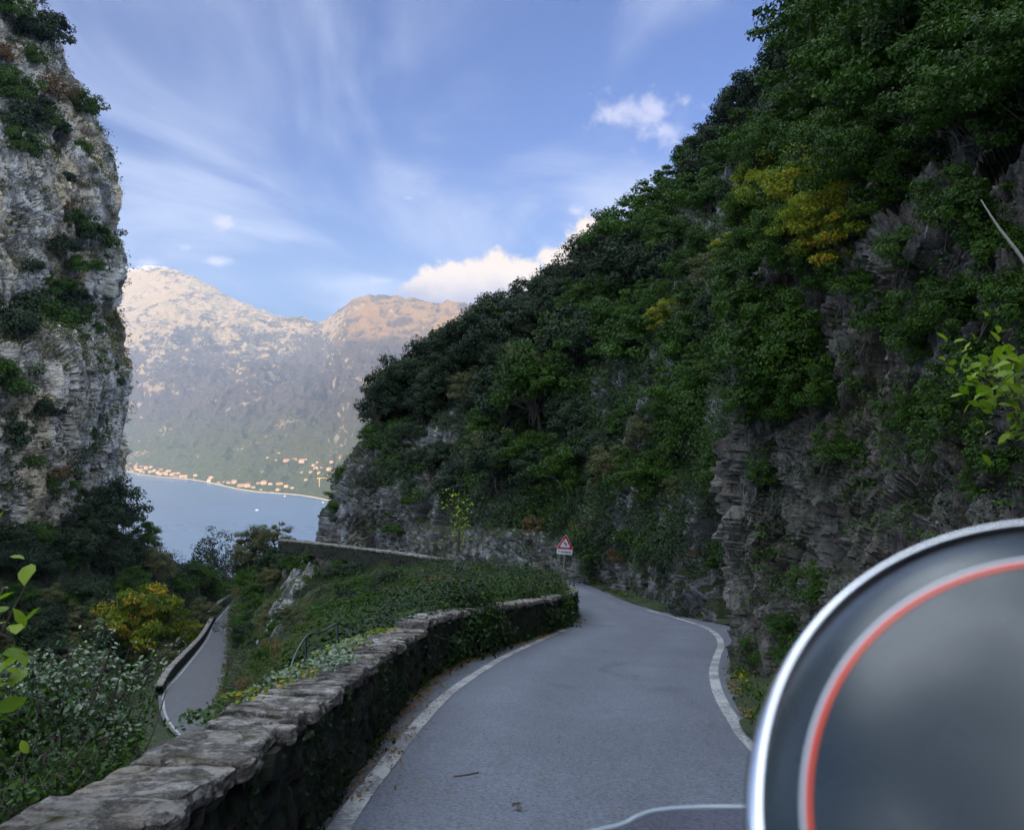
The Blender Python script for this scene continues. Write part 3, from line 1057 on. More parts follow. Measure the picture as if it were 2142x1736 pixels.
def cut(y0, y1, maxi=400):
    """stretch of the left edge of the road between two distances"""
    i0 = int(np.argmin(np.abs(Lf[:200, 1] - y0)))
    i1 = int(np.argmin(np.abs(Lf[:maxi, 1] - y1)))
    return Lf[i0:i1 + 1]


parapet(cut(-4, 4.6), .68, .47, 'near stretch of stone parapet with broad rough slabs in the bottom left corner', zr, .22, .5, slab_h=.095, res=.05)
parapet(cut(4.62, 12.35), .68, .46, 'stone parapet stretch with narrow ivy-strewn slabs, ending at the raised stone', zr, .10, .22, slab_h=.095, res=.05)
far_l = cut(12.4, 34)
parapet(far_l, .78, .44, 'raised stone parapet curving along the bend from the thick end stone', zr, .12, .26, slab_h=.11, res=.06)
# broken piece past the opening
e0 = U(1094, 1206, 45.5)
e1 = U(1010, 1203, 47)
zb_ = lambda y: np.asarray(y) * 0 + e0[2] - .42
parapet([(e0[0], e0[1]), (e1[0], e1[1])], .42, .5, 'short broken parapet end half hidden in ivy past the bend', zb_, .2, .4, res=.1, slab_h=.14)
# parapet of the road where it rounds the spur
tipL = [U(930, 1166, 50), U(860, 1156, 54.5), (U(760, 1144, 61)), U(670, 1134, 68.5), U(592, 1127, 76)]
tipL = curve(tipL, 60)
ztip = lambda y: np.interp(y, tipL[:, 1], tipL[:, 2]) - .74
parapet(tipL[:, :2], .62, .42, 'long thin parapet running left to the corner of the spur', ztip, .3, .6, res=.15, slab_h=.12, under=.7, deep=.3)
t2 = curve([U(594, 1127, 76.5), U(640, 1130, 79), U(700, 1136, 80)], 20)
zt2 = lambda y: np.interp(y, t2[:, 1], t2[:, 2]) - .8
parapet(t2[::-1, :2], .7, .4, 'parapet behind the corner of the spur against the lake', zt2, .3, .6, res=.2, slab_h=.1)

# retaining wall below that parapet
base_ = curve([U(1000, 1176, 47), *[q for q in tipL[::12]], tipL[-1]], 90)
G = []
for h, o_ in ((-.85, .0), (-1.5, .08), (-2.2, .16), (-3.0, .24), (-4.0, .34), (-5.5, .5), (-7.0, .7)):
    q = base_.copy()
    q[:, :2] = offset_line(base_[:, :2], 0) + (0, -o_)
    q[:, 2] += h
    G.append(q)
G = loft(np.array(G)[::-1], 50, 220)
P_ = G.reshape(-1, 3)
w1, w2, cid = worley(P_ * (1.6, 1.6, 2.6), 61)
e = np.clip((w2 - w1) / .25, 0, 1)
P_[:, 1] -= e * .08 + (cid - .5) * .1 + fbm(P_, 3, 5) * .1
M['retain'] = rock_mat('retaining_stone', (.28, .25, .22, 1), (.18, .16, .14, 1), (.05, .045, .04, 1), (.26, .19, .13, 1), (.05, .06, .02, 1), s=1.5, moss_amt=.25, crack=.8)
tag(mk('retaining_wall', P_, grid_faces(50, 220), M['retain']), 'rough masonry retaining wall below the long thin parapet', 'wall')

# low masonry wall at the foot of the hillside, right of the road
rb = curve([(6.9, 24.5), (6.5, 28.5), (5.95, 32.5), (5.35, 37), (4.95, 41), (4.3, 45), (2.4, 49.6), (-1.6, 54.2), (-8, 64)], 200)
G = []
for h, o_ in ((-.3, -.05), (.2, .0), (.7, .05), (1.2, .12), (1.7, .22), (2.1, .4), (2.3, .9), (2.35, 1.8)):
    q = offset_line(rb, -o_)
    G.append(np.concatenate([q, (zr(rb[:, 1]) + h)[:, None]], 1))
G = loft(np.array(G), 46, 420)
P_ = G.reshape(-1, 3)
N_ = normals(G).reshape(-1, 3)
w1, w2, cid = worley(P_ * (1.7, 1.7, 2.4) + fbm(P_, 2, 3)[:, None] * .4, 62)
e = np.clip((w2 - w1) / .3, 0, 1)
dd = (e * .16 + (cid - .5) * .28 * e + fbm(P_ * 1.2, 4, 8) * .22)
P_ = P_ + N_ * dd[:, None]
tag(mk('roadside_wall', P_, grid_faces(46, 420), M['hill_rock']), 'rough low wall of grey stones along the inside of the bend', 'wall')


# parapets of the lower road
def low_wall(px, label):
    c_ = curve([low_pt(*q) for q in px], 40)
    c_[:, 2] -= .1
    zf = lambda y: np.interp(y, c_[:, 1][np.argsort(c_[:, 1])], c_[:, 2][np.argsort(c_[:, 1])])
    return parapet(c_[:, :2], .75, .5, label, zf, .5, 1.0, res=.25, slab_h=.15, group='parapets of the lower road')


low_wall([(340, 1452), (366, 1408), (424, 1342), (450, 1296)], 'pale topped parapet on the outer side of the lower road')
low_wall([(440, 1290), (464, 1265), (494, 1248), (518, 1239)], 'farther parapet where the lower road turns behind the rock')

# ------------------------------------------------------------------ road sign
M['sign_red'] = plain('sign_red', (.42, .012, .03), .45, var=.08)
M['sign_white'] = plain('sign_white', (.62, .64, .70), .45, var=.08)
M['sign_black'] = plain('sign_black', (.012, .012, .02), .5)
M['steel'] = plain('steel', (.30, .31, .32), .5, .6)


def polyprism(P2, depth, y0):
    """extrude an xz polygon along y"""
    n = len(P2)
    V = np.array([(x, y0, z) for x, z in P2] + [(x, y0 + depth, z) for x, z in P2])
    return V, n


def extr(name, P2, y0, depth, mat, parent):
    V, n = polyprism(P2, depth, y0)
    me = bpy.data.meshes.new(name)
    fs = [list(range(n)), list(range(2 * n - 1, n - 1, -1))] + [[i, i + n, (i + 1) % n + n, (i + 1) % n] for i in range(n)]
    me.from_pydata([tuple(v) for v in V], [], fs)
    me.materials.append(mat)
    o = bpy.data.objects.new(name, me)
    COL.objects.link(o)
    o.parent = parent
    return o


sign = bpy.data.objects.new('road_sign', None)
COL.objects.link(sign)
tag(sign, 'red bordered triangular double bend warning sign with white plate on the verge', 'road sign')
sp = U(1182, 1143, 45.2)
sign.location = (sp[0], sp[1], sp[2])
sign.rotation_euler = (0, R(5), R(4))


def tri(r, cz=.12):
    """rounded triangle"""
    out = []
    for k in range(3):
        a = math.pi / 2 + k * 2 * math.pi / 3
        for da in (-.5, -.25, 0, .25, .5):
            out.append(((r - .05) * math.cos(a) + .05 * math.cos(a + da * 2), cz + (r - .05) * math.sin(a) + .05 * math.sin(a + da * 2)))
    return out[::-1]


extr('sign_rim', tri(.475), 0.004, .02, M['sign_white'], sign)
extr('sign_panel', tri(.455), -.002, .012, M['sign_red'], sign)
extr('sign_field', tri(.275), -.006, .008, M['sign_white'], sign)
zig = [(-.055, .26), (-.055, .13), (-.005, .09), (.035, .115), (.035, -.01), (.085, -.01), (.085, .17), (.045, .185), (-.005, .155), (-.005, .26), ]
extr('bend_symbol', [(x * .95 - .015, z * .9 + .03) for x, z in zig][::-1], -.010, .006, M['sign_black'], sign)
extr('sign_plate', [(-.40, -.14), (.40, -.14), (.40, -.40), (-.40, -.40)], 0, .015, M['sign_white'], sign)
V_, Q_ = tube([(0.02, .03, .35), (0.02, .035, -2.2)], .03, 10)
mk('sign_post', V_, Q_, M['steel'], sign)
tx_ = bpy.data.curves.new('plate_text', 'FONT')
tx_.body = "7 tornanti"
tx_.size = .165
tx_.align_x = 'CENTER'
tx_.align_y = 'CENTER'
tx_.extrude = .002
tx_.offset = .003
tx_.materials.append(M['sign_black'])
tmp = bpy.data.objects.new('tmp', tx_)
COL.objects.link(tmp)
me_ = bpy.data.meshes.new_from_object(tmp.evaluated_get(bpy.context.evaluated_depsgraph_get()))
bpy.data.objects.remove(tmp)
txo = bpy.data.objects.new('plate_text', me_)
COL.objects.link(txo)
txo.parent = sign
txo.location = (0, -.004, -.27)
txo.rotation_euler = (R(90), 0, 0)
txo.scale = (1.0, 1.0, 1)

# ------------------------------------------------------------------ handrail beyond the parapet
M['rail'] = plain('rail_metal', (.05, .075, .075), .45, .3)
hr = bpy.data.objects.new('handrail', None)
COL.objects.link(hr)
tag(hr, 'thin dark metal handrail of a stair going down behind the parapet', 'handrail')
a0, a1, a2, a3 = U(603, 1410, 9.6), U(640, 1332, 10.2), U(706, 1303, 11.0), U(775, 1325, 12.6)
hp = np.array([a0, (a0 + a1) / 2 + (-.01, 0, .03), a1, a1 * .85 + a2 * .15 + (0, 0, .012), (a1 + a2) / 2 + (0, 0, -.02), a2 * .9 + a1 * .1 + (0, 0, .0), a2, a2 * .85 + a3 * .15 + (0, 0, -.0), a3])
hr.location = tuple(a1 - (0, 0, 1.2))
o_ = np.array(hr.location)
V_, Q_ = tube(curve(hp, 40) - o_, .012, 8)
mk('rail', V_, Q_, M['rail'], hr, smooth=True)
for q in (a1, a2):
    V_, Q_ = tube(np.array([q, q - (0, 0, .5), q - (0, 0, 1.5)]) - o_, .013, 8)
    mk('post', V_, Q_, M['rail'], hr, smooth=True)


# ------------------------------------------------------------------ trees and shrubs
def crown_mesh(radii, cz, n_cl, per, leaf, cl_r, flat=.6, aspect=.6, seed=0, droop=.0, fill=.25, low=-.55):
    r = np.random.default_rng(seed)
    cs = []
    while len(cs) < n_cl:
        q = r.normal(size=3)
        q /= np.linalg.norm(q)
        if q[2] < low:
            continue
        rad = r.uniform(.35, 1.0) ** .5 if r.random() > fill else r.uniform(.2, .6)
        cs.append(q * rad * r.uniform(.85, 1.15))
    cs = np.array(cs) * radii
    cs[:, 2] += cz
    cr_ = cl_r * r.uniform(.6, 1.35, n_cl)
    tint = r.uniform(0, 1, n_cl)
    d = unit(r.normal(size=(n_cl, per, 3)))
    rad = r.uniform(.15, 1, (n_cl, per, 1)) ** .45
    P_ = cs[:, None] + d * rad * cr_[:, None, None] * (1, 1, flat)
    P_ = P_ + fbm(P_.reshape(-1, 3) * 1.7 / cl_r, 2, seed)[:, None].reshape(n_cl, per, 1) * d * cl_r * .35
    out = unit(d * .8 + np.array((0, 0, .55)) + unit(cs - (0, 0, cz))[:, None] * .35 + r.normal(size=d.shape) * .5)
    P_, out = P_.reshape(-1, 3), out.reshape(-1, 3)
    size = leaf * r.uniform(.6, 1.35, len(P_))
    V, Q = leaf_mesh(P_, out, size, aspect, .12, r, droop)
    tt = np.clip(tint[:, None] * .7 + r.uniform(0, .45, (n_cl, per)), 0, 1).ravel()
    return V, Q, np.repeat(tt, 2), cs, cr_


def trunk_mesh(cs, h0, r0, seed, lean=(0, 0), n_l=10, multi=1):
    r = np.random.default_rng(seed + 100)
    parts = []
    for k in range(multi):
        top = np.array((lean[0] + r.normal() * .25 * (multi > 1), lean[1] + r.normal() * .25 * (multi > 1), h0))
        b0 = np.array((r.normal() * .12 * (multi > 1), r.normal() * .12 * (multi > 1), -.6))
        mid = (top + b0) / 2 + r.normal(size=3) * .08 * h0 * (1, 1, 0)
        parts.append(tube(curve([b0, mid, top], 7), np.linspace(r0, r0 * .55, 7) / (multi ** .4), 7))
        idx = r.permutation(len(cs))[:n_l]
        for i in idx:
            e = cs[i]
            st = b0 + (top - b0) * r.uniform(.55, 1)
            m1 = (st + e) / 2 + r.normal(size=3) * .12 * np.linalg.norm(e - st) + (0, 0, .05)
            parts.append(tube(curve([st, m1, e], 6), np.linspace(r0 * .38, r0 * .06, 6) / (multi ** .4), 5))
    return join(parts)


PROTO = {}


def proto(kind, name, mat, radii, cz, n_cl, per, leaf, cl_r, h0, r0, var=3, **kw):
    lst = []
    multi = kw.pop('multi', 1)
    n_l = kw.pop('n_l', 12)
    for i in range(var):
        sd = len(PROTO) * 50 + i * 7 + 3
        V, Q, tt, cs, _ = crown_mesh(np.array(radii) * np.random.default_rng(sd).uniform(.88, 1.14, 3), cz, n_cl, per, leaf, cl_r, seed=sd, **kw)
        me = mk('crown', V, Q, M[mat], tint=tt)
        V, Q = trunk_mesh(cs, h0, r0, sd, multi=multi, n_l=n_l)
        tr = mk('trunk' if name.endswith('tree') or name.endswith('oak') else 'stem', V, Q, M['bark'], smooth=True)
        lst.append((me.data, tr.data, tr.name.split('.')[0]))
        bpy.data.objects.remove(me)
        bpy.data.objects.remove(tr)
    PROTO[kind] = (name, lst)


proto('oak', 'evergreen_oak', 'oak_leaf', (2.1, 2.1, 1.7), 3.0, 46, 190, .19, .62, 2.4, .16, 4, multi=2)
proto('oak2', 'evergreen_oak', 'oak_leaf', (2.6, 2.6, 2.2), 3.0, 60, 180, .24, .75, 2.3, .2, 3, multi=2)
proto('green', 'broadleaf_tree', 'green_leaf', (2.2, 2.2, 1.9), 3.0, 60, 140, .17, .58, 2.3, .13, 4, flat=.45, droop=.3)
proto('olive', 'broadleaf_tree', 'olive_leaf', (2.0, 2.0, 1.8), 2.8, 44, 130, .17, .55, 2.1, .12, 2, flat=.5)
proto('yellow', 'broadleaf_tree', 'yellow_leaf', (2.5, 2.5, 2.0), 2.9, 64, 150, .22, .6, 2.2, .15, 2, flat=.45)
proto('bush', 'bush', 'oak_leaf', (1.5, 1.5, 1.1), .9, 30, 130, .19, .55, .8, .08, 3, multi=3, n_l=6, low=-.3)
proto('gbush', 'bush', 'green_leaf', (1.5, 1.5, 1.1), .9, 30, 130, .18, .5, .8, .07, 3, multi=3, n_l=6, low=-.3)
proto('rbush', 'bush', 'rusty_leaf', (1.4, 1.4, .9), .8, 24, 90, .16, .5, .7, .06, 2, multi=3, n_l=6, low=-.3)
proto('thin', 'sparse_tree', 'oak_leaf', (1.6, 1.6, 1.9), 2.6, 30, 40, .17, .5, 2.2, .08, 2, multi=2, n_l=22)
proto('near', 'overhanging_tree', 'green_leaf', (1.5, 1.5, 1.2), 1.4, 70, 190, .085, .33, 1.1, .06, 4, multi=2, n_l=26, flat=.45, droop=.4)
proto('neary', 'overhanging_tree', 'yellow_leaf', (1.4, 1.4, 1.3), 1.2, 60, 130, .085, .30, 1.0, .05, 2, multi=2, n_l=26, flat=.4, droop=.5)
proto('nbush', 'bush', 'green_leaf', (.75, .75, .6), .45, 34, 120, .065, .2, .4, .025, 3, multi=3, n_l=12, flat=.6)


def place(kind, loc, h=1.0, label='', group=None, cat=None, lean=(0, 0), i=None, sz=None):
    name, lst = PROTO[kind]
    cr_, tr, tn_ = lst[int(rng.integers(len(lst))) if i is None else i]
    root = bpy.data.objects.new(name, None)
    COL.objects.link(root)
    root.location = tuple(loc)
    root.rotation_euler = (lean[1], lean[0], rng.uniform(0, 6.28) if lean == (0, 0) else 0)
    root.scale = (h, h, h * (sz or rng.uniform(.9, 1.1)))
    tag(root, label, cat or ('tree' if 'tree' in name or 'oak' in name else 'bush'), group)
    a = bpy.data.objects.new('crown', cr_)
    b = bpy.data.objects.new(tn_, tr)
    for o in (a, b):
        COL.objects.link(o)
        o.parent = root
    return root


def at(u, v, keys, sink=.1):
    h = hit(u, v, keys)
    if h is None:
        return None
    return h[0] - h[1] * sink


def inside(u, v, poly):
    c_ = False
    n = len(poly)
    for i in range(n):
        (x1, y1), (x2, y2) = poly[i], poly[(i + 1) % n]
        if (y1 > v) != (y2 > v) and u < (x2 - x1) * (v - y1) / (y2 - y1) + x1:
            c_ = not c_
    return c_


def scatter(poly, step, jit=.42, stepv=None):
    us_ = [p_[0] for p_ in poly]
    vs_ = [p_[1] for p_ in poly]
    stepv = stepv or step
    out = []
    r_ = 0
    v = min(vs_)
    while v <= max(vs_):
        u = min(us_) + (r_ % 2) * step / 2
        while u <= max(us_):
            q = (u + rng.uniform(-jit, jit) * step, v + rng.uniform(-jit, jit) * stepv)
            if inside(q[0], q[1], poly):
                out.append(q)
            u += step
        v += stepv
        r_ += 1
    return out


# the holm oaks on the crest of the spur (from the tip upwards)
ORD = ['first', 'second', 'third', 'fourth', 'fifth', 'sixth', 'seventh', 'eighth', 'ninth', 'tenth', 'eleventh', 'twelfth', 'thirteenth', 'fourteenth',
       'fifteenth', 'sixteenth', 'seventeenth', 'eighteenth', 'nineteenth', 'twentieth']
crest = [(838, 872, 1.0, -.35), (880, 850, 1.15, -.12), (905, 812, 1.1, -.1), (940, 780, 1.15, 0), (975, 745, 1.2, 0), (1015, 722, 1.15, 0), (1070, 712, 1.05, 0),
         (1105, 690, 1.15, 0), (1150, 655, 1.15, 0), (1195, 615, 1.1, 0), (1240, 580, 1.25, 0), (1275, 548, 1.4, 0), (1325, 505, 1.2, 0), (1375, 455, 1.15, 0),
         (1425, 410, 1.15, 0), (1475, 362, 1.1, 0), (1530, 310, 1.05, 0), (1585, 262, 1.05, 0), (1640, 215, 1.0, 0)]
for k, (u, v, s_, ln) in enumerate(crest):
    p_ = at(u, v + 14, ['hill'], .9)
    if p_ is None:
        continue
    lab = ('dark evergreen oak leaning out over the rock face above the lake' if k == 0 else
           '%s dark evergreen oak up the skyline of the right hillside, counting from its lake end' % ORD[k])
    place('oak', p_, s_ * (1.3 if u < 1000 else 1.12), lab, 'evergreen oaks on the skyline of the hillside', lean=(ln, 0) if ln else (0, 0))

for (u, v, s_) in [(862, 900, 1.0), (905, 872, 1.1), (935, 838, 1.1), (970, 800, 1.1), (1000, 768, 1.1), (1045, 748, 1.0), (1090, 735, 1.0), (1130, 700, 1.0), (1175, 660, 1.0),
                   (1220, 628, 1.05), (1262, 596, 1.1), (1310, 545, 1.1), (1352, 500, 1.05), (1400, 455, 1.0), (1450, 405, 1.0), (1505, 355, .95), (1560, 305, .9)]:
    p_ = at(u, v, ['hill'], .7)
    if p_ is not None:
        place('oak', p_, s_, 'full crowned dark oak just below the skyline row of the hillside', 'dark oaks in the second row under the skyline', lean=(rng.normal() * .1, .1))
for (u, v, s_, ln) in [(835, 868, 1.0, -.4), (880, 842, 1.15, -.15), (935, 800, 1.25, 0), (990, 762, 1.2, 0)]:
    p_ = at(u, v + 20, ['hill'], .6)
    if p_ is not None:
        place('oak2', p_, s_, 'big rounded near black oak overhanging the rock nose of the spur', 'big oaks over the rock nose', lean=(ln, .1))
place('thin', at(806, 905, ['hill'], .1), .8, 'small wispy tree at the very tip of the spur crest', 'thin trees against the sky and lake', lean=(-.5, 0))

dense = [(930, 830), (1010, 745), (1110, 705), (1200, 640), (1280, 570), (1370, 480), (1470, 390), (1560, 330), (1560, 600), (1540, 1000), (1540, 1110), (1300, 1110),
         (1150, 1090), (1000, 1040), (960, 960)]
AREA = {'oak': ('dark evergreen oak in the dense wood covering the right hillside', 'evergreen oaks filling the hillside wood'),
        'oak2': ('broad dark evergreen oak in the wood between the spur crest and the bend', 'broad evergreen oaks in the hillside wood'),
        'green': ('fresh green broadleaf tree among the dark oaks of the hillside', 'green broadleaf trees of the hillside'),
        'olive': ('dull olive broadleaf tree among the dark oaks of the hillside', 'olive trees of the hillside'),
        'yellow': ('yellowing broadleaf tree in the hillside wood', 'yellowing trees of the hillside')}
for (u, v) in scatter(dense, 62, .45, 52):
    p_ = at(u, v, ['hill'], .3)
    if p_ is None:
        continue
    d_ = p_[1]
    k = rng.random()
    if u > 1240:
        kind = 'green' if k < .62 else ('oak' if k < .92 else ('olive' if k < .97 else 'yellow'))
    else:
        kind = 'oak' if k < .62 else ('oak2' if k < .78 else ('green' if k < .94 else 'olive'))
    if v > 950:
        kind = 'green' if k < .45 else ('olive' if k < .65 else 'oak')
    s_ = np.clip(d_ / 62., .5, 1.15) * rng.uniform(.6, 1.0) ** 1.0 * (1.45 if rng.random() < .22 else 1)
    ar = ('high up just below the skyline' if v < 560 + (u < 1250) * 130 else 'on the lake side of the hillside wood' if u < 1120 else
          'low on the slope over the bend' if v > 930 else 'halfway up the hillside wood' if u < 1350 else 'beside the near cliff')
    kn = {'oak': 'dark evergreen oak', 'oak2': 'broad dark oak', 'green': 'fresh green broadleaf tree', 'olive': 'dull olive tree', 'yellow': 'yellowing tree'}[kind]
    place(kind, p_, s_, kn + ' ' + ar, kn + 's ' + ar, lean=(rng.normal() * .12, .18 + rng.normal() * .08))

# bushes at the foot of the hillside and round the spur rock
for (u, v) in scatter([(800, 905), (905, 880), (935, 960), (960, 1050), (900, 1040), (840, 990)], 38):
    p_ = at(u, v, ['hill'], .1)
    if p_ is not None:
        place('bush', p_, rng.uniform(.55, 1.0), 'dark bush on the rock ledge of the spur', 'bushes on the spur rock')
for (u, v, s_) in [(772, 925, .5), (722, 1010, .45), (708, 1050, .5), (700, 1075, .35), (815, 1118, .35), (835, 1125, .4), (860, 1060, .35)]:
    p_ = at(max(u, 708), v, ['hill'], -.1)
    if p_ is not None:
        p_ = p_ + ((u - max(u, 708)) / F * p_[1], 0, 0)
        place('gbush', p_, s_ * 1.3, 'small green bush clinging to the edge of the spur rock', 'small bushes on the rock edge')
for (u, v) in scatter([(960, 1120), (1150, 1120), (1290, 1130), (1440, 1140), (1540, 1150), (1540, 1230), (1330, 1190), (1150, 1165), (960, 1160)], 46, .4, 34):
    p_ = at(u, v, ['hill'], .1)
    if p_ is not None:
        if 1150 < u < 1215 and v > 1100:
            continue
        place(['gbush', 'bush', 'rbush'][int(rng.integers(3))], p_, rng.uniform(.35, .6) * np.clip(p_[1] / 40, .6, 1.3), 'low bush above the roadside wall of the bend', 'bushes above the roadside wall')

# pale sapling by the spur
sap = place('thin', at(955, 1160, ['hill'], -.6), .55, 'slender pale leaved sapling before the spur rock', None, lean=(.03, .03))

# near cliff: trees hanging over the road
hang = [(1600, 470, 'neary', .62), (1650, 430, 'neary', .66), (1690, 500, 'neary', .62), (1740, 460, 'near', .7), (1610, 540, 'near', .6), (1660, 590, 'near', .55),
        (1760, 540, 'neary', .55), (1710, 400, 'neary', .7), (1800, 480, 'near', .6), (1790, 400, 'near', .8), (1740, 340, 'near', .85), (1690, 370, 'near', .75),
        (1640, 400, 'near', .65), (1570, 590, 'near', .45), (1580, 500, 'near', .5), (1590, 560, 'neary', .6), (1625, 500, 'neary', .8), (1690, 540, 'neary', .8), (1740, 590, 'neary', .6), (1655, 480, 'neary', .8)]
for k, (u, v, kd, s_) in enumerate(hang):
    p_ = at(u, v, ['near', 'hill'], 0)
    if p_ is None:
        continue
    if p_[1] > 30:
        p_ = U(u, v, 20)
    place(kd, p_, s_, 'yellowing tree hanging from the brow of the near cliff' if kd == 'neary' else 'green leafy tree on the brow of the near cliff',
          'yellowing trees on the cliff brow' if kd == 'neary' else 'green trees on the cliff brow', lean=(rng.normal() * .2 - .15, .45))
for (u, v) in scatter([(1790, 330), (1800, 200), (1830, 60), (1860, -80), (2250, -160), (2300, 300), (2150, 360), (2000, 360), (1900, 380)], 72, .4, 62):
    p_ = at(u, v, ['near'], 0)
    if p_ is None:
        p_ = U(u, v, 22)
    s_ = rng.uniform(.8, 1.15) * np.clip(p_[1] / 14, .7, 1.5)
    place('near', p_, s_, 'dense green tree crowding the top of the near cliff', 'trees on top of the near cliff', lean=(rng.normal() * .2 - .1, .35))
for (u, v) in scatter([(1770, 190), (1730, 60), (1760, -60), (1860, -100), (1850, 100), (1850, 260)], 52, .4, 60):
    place('green', U(u, v + 60, 40), .9, 'tall green tree breaking the skyline at the top', 'tall trees at the top of the skyline')
for (u, v, s_) in [(1590, 760, 1.1), (1620, 800, 1.0), (1650, 740, .9), (1680, 780, .8), (1600, 840, .8), (1560, 690, .7), (1570, 880, .6), (1700, 850, .6), (1530, 830, .8),
                   (1640, 880, .6), (1990, 470, .8), (2080, 540, .8), (1900, 560, .6), (1940, 700, .8), (2010, 900, .8), (1960, 960, .7), (1880, 900, .5), (1740, 960, .5), (1600, 1010, .4),
                   (1700, 1250, .5), (1640, 1330, .4), (1590, 1380, .4), (1660, 1400, .45), (1560, 640, .8), (1830, 700, .6), (1780, 620, .6), (1720, 610, .6), (2100, 640, .9),
                   (2090, 980, .8), (2120, 1010, .7), (2050, 1040, .5)]:
    p_ = at(u, v, ['near'], 0)
    if p_ is not None:
        place('nbush', p_, s_ * np.clip(p_[1] / 13, .6, 1.4), 'small green bush rooted in a crack of the near cliff', 'bushes on the face of the near cliff', lean=(0, .5))

for (u, v) in scatter([(1850, 430), (2150, 420), (2150, 1060), (1900, 1040), (1840, 700)], 125, .45, 120):
    p_ = at(u, v, ['near'], 0)
    if p_ is not None:
        place('nbush', p_, rng.uniform(.5, 1.0) * np.clip(p_[1] / 13, .6, 1.4), 'small green bush rooted in a crack of the near cliff', 'bushes on the face of the near cliff', lean=(0, .6))
# shrubs of the left cliff: (u, v, radius in picture units)
LS = [(100, 80, 45), (60, 60, 30), (20, 25, 40), (140, 140, 30), (118, 190, 40), (25, 200, 50), (45, 262, 48), (172, 232, 38), (200, 262, 32), (105, 262, 24),
      (130, 275, 20), (35, 305, 42), (60, 322, 26), (110, 320, 16), (172, 312, 15), (155, 345, 13), (232, 378, 20), (125, 375, 24), (224, 412, 16), (72, 350, 18),
      (125, 425, 26), (165, 470, 30), (185, 492, 28), (213, 502, 36), (130, 522, 34), (238, 522, 16), (160, 560, 26), (62, 560, 24), (100, 600, 34), (150, 642, 40),
      (62, 672, 56), (110, 684, 52), (18, 694, 54), (165, 655, 28), (165, 722, 26), (176, 760, 30), (118, 826, 19), (190, 792, 22), (234, 802, 20), (155, 832, 11),
      (150, 600, 18), (20, 800, 50), (62, 852, 44), (85, 862, 36), (20, 902, 50), (42, 952, 44), (100, 972, 40), (132, 1002, 32), (152, 1032, 30), (88, 1004, 34),
      (30, 1004, 34), (246, 992, 26), (236, 1010, 16), (10, 120, 34), (70, 130, 28), (90, 230, 26), (200, 560, 16), (60, 1060, 30), (205, 690, 16), (228, 770, 14)]
HUE = {'oak': 'dark green', 'gbush': 'fresh green', 'bush': 'dark', 'rbush': 'reddish brown'}
for k, (u, v, r_) in enumerate(LS):
    p_ = at(min(u, edge_u(v) - 6), v + r_ * .55, ['cliff'], -.3)
    if p_ is None:
        continue
    kd = ['gbush', 'bush', 'gbush', 'bush', 'rbush', 'gbush', 'bush'][k % 7]
    if r_ > 40:
        kd = ['bush', 'gbush'][k % 2]
    if (u, v) in ((125, 425), (236, 1010)):
        kd = 'rbush'
    s_ = r_ / F * p_[1] / 1.75 * 1.22
    part_ = 'upper' if v < 450 else ('middle' if v < 760 else 'lower')
    place(kd, p_, s_, '%s bush growing on the %s part of the pale cliff' % (HUE[kd], part_), '%s bushes on the %s cliff' % (HUE[kd], part_), lean=(.12, .35))
for (u, v, r_) in [(92, 42, 26), (150, 150, 24), (196, 222, 26), (222, 262, 24), (236, 345, 18), (250, 530, 16), (65, 5, 30)]:
    p_ = at(min(u, edge_u(v) - 8), v + r_, ['cliff'], -.3)
    if p_ is not None:
        place('thin', p_, r_ / F * p_[1] / 1.5, 'wispy half bare tree on the rim of the left cliff', 'wispy trees on the cliff rim', lean=(.3, 0))

# wood at the foot of the left cliff
GW = [(-60, 1150), (60, 1140), (130, 1150), (205, 1125), (270, 1125), (340, 1170), (420, 1220), (480, 1250), (440, 1290), (400, 1330), (330, 1430), (-60, 1500)]
for (u, v) in scatter(GW, 58, .4, 46):
    p_ = at(u, v + 20, ['slope'], .3)
    if p_ is None:
        continue
    k = rng.random()
    kd = 'oak2' if k < .5 else ('green' if k < .8 else 'olive')
    if v > 1320 and k > .4:
        kd = 'olive'
    lab = {'oak2': ('broad dark oak in the wood below the pale cliff', 'dark oaks below the pale cliff'),
           'green': ('green broadleaf tree in the wood below the pale cliff', 'green trees below the pale cliff'),
           'olive': ('olive tinged tree in the wood left of the lower road', 'olive tinged trees left of the lower road')}[kd]
    s_ = rng.uniform(.95, 1.3) * np.clip(p_[1] / 120, .7, 1.3)
    if u > 380:
        s_ *= .85
    place(kd, p_, s_, lab[0], lab[1])
place('oak2', at(236, 1150, ['slope'], .3), 1.8, 'tallest dark oak right below the foot of the pale cliff', 'dark oaks below the pale cliff')
place('yellow', at(296, 1400, ['slope'], 2.4), 2.1, 'large yellow green tree left of the lower road', None, i=0, sz=1.3)
place('yellow', at(385, 1345, ['slope'], 1.6), .9, 'smaller yellowing tree between the large yellow one and the lower road', None, i=1)
for (u, v, s_) in [(470, 1245, 1.3), (495, 1240, 1.1), (445, 1225, 1.2)]:
    p_ = at(u, v + 8, ['slope'], .3)
    if p_ is not None:
        place('thin', p_, s_ * 2.0, 'airy tree with the lake showing through beside the lower road', 'airy trees over the lower road')

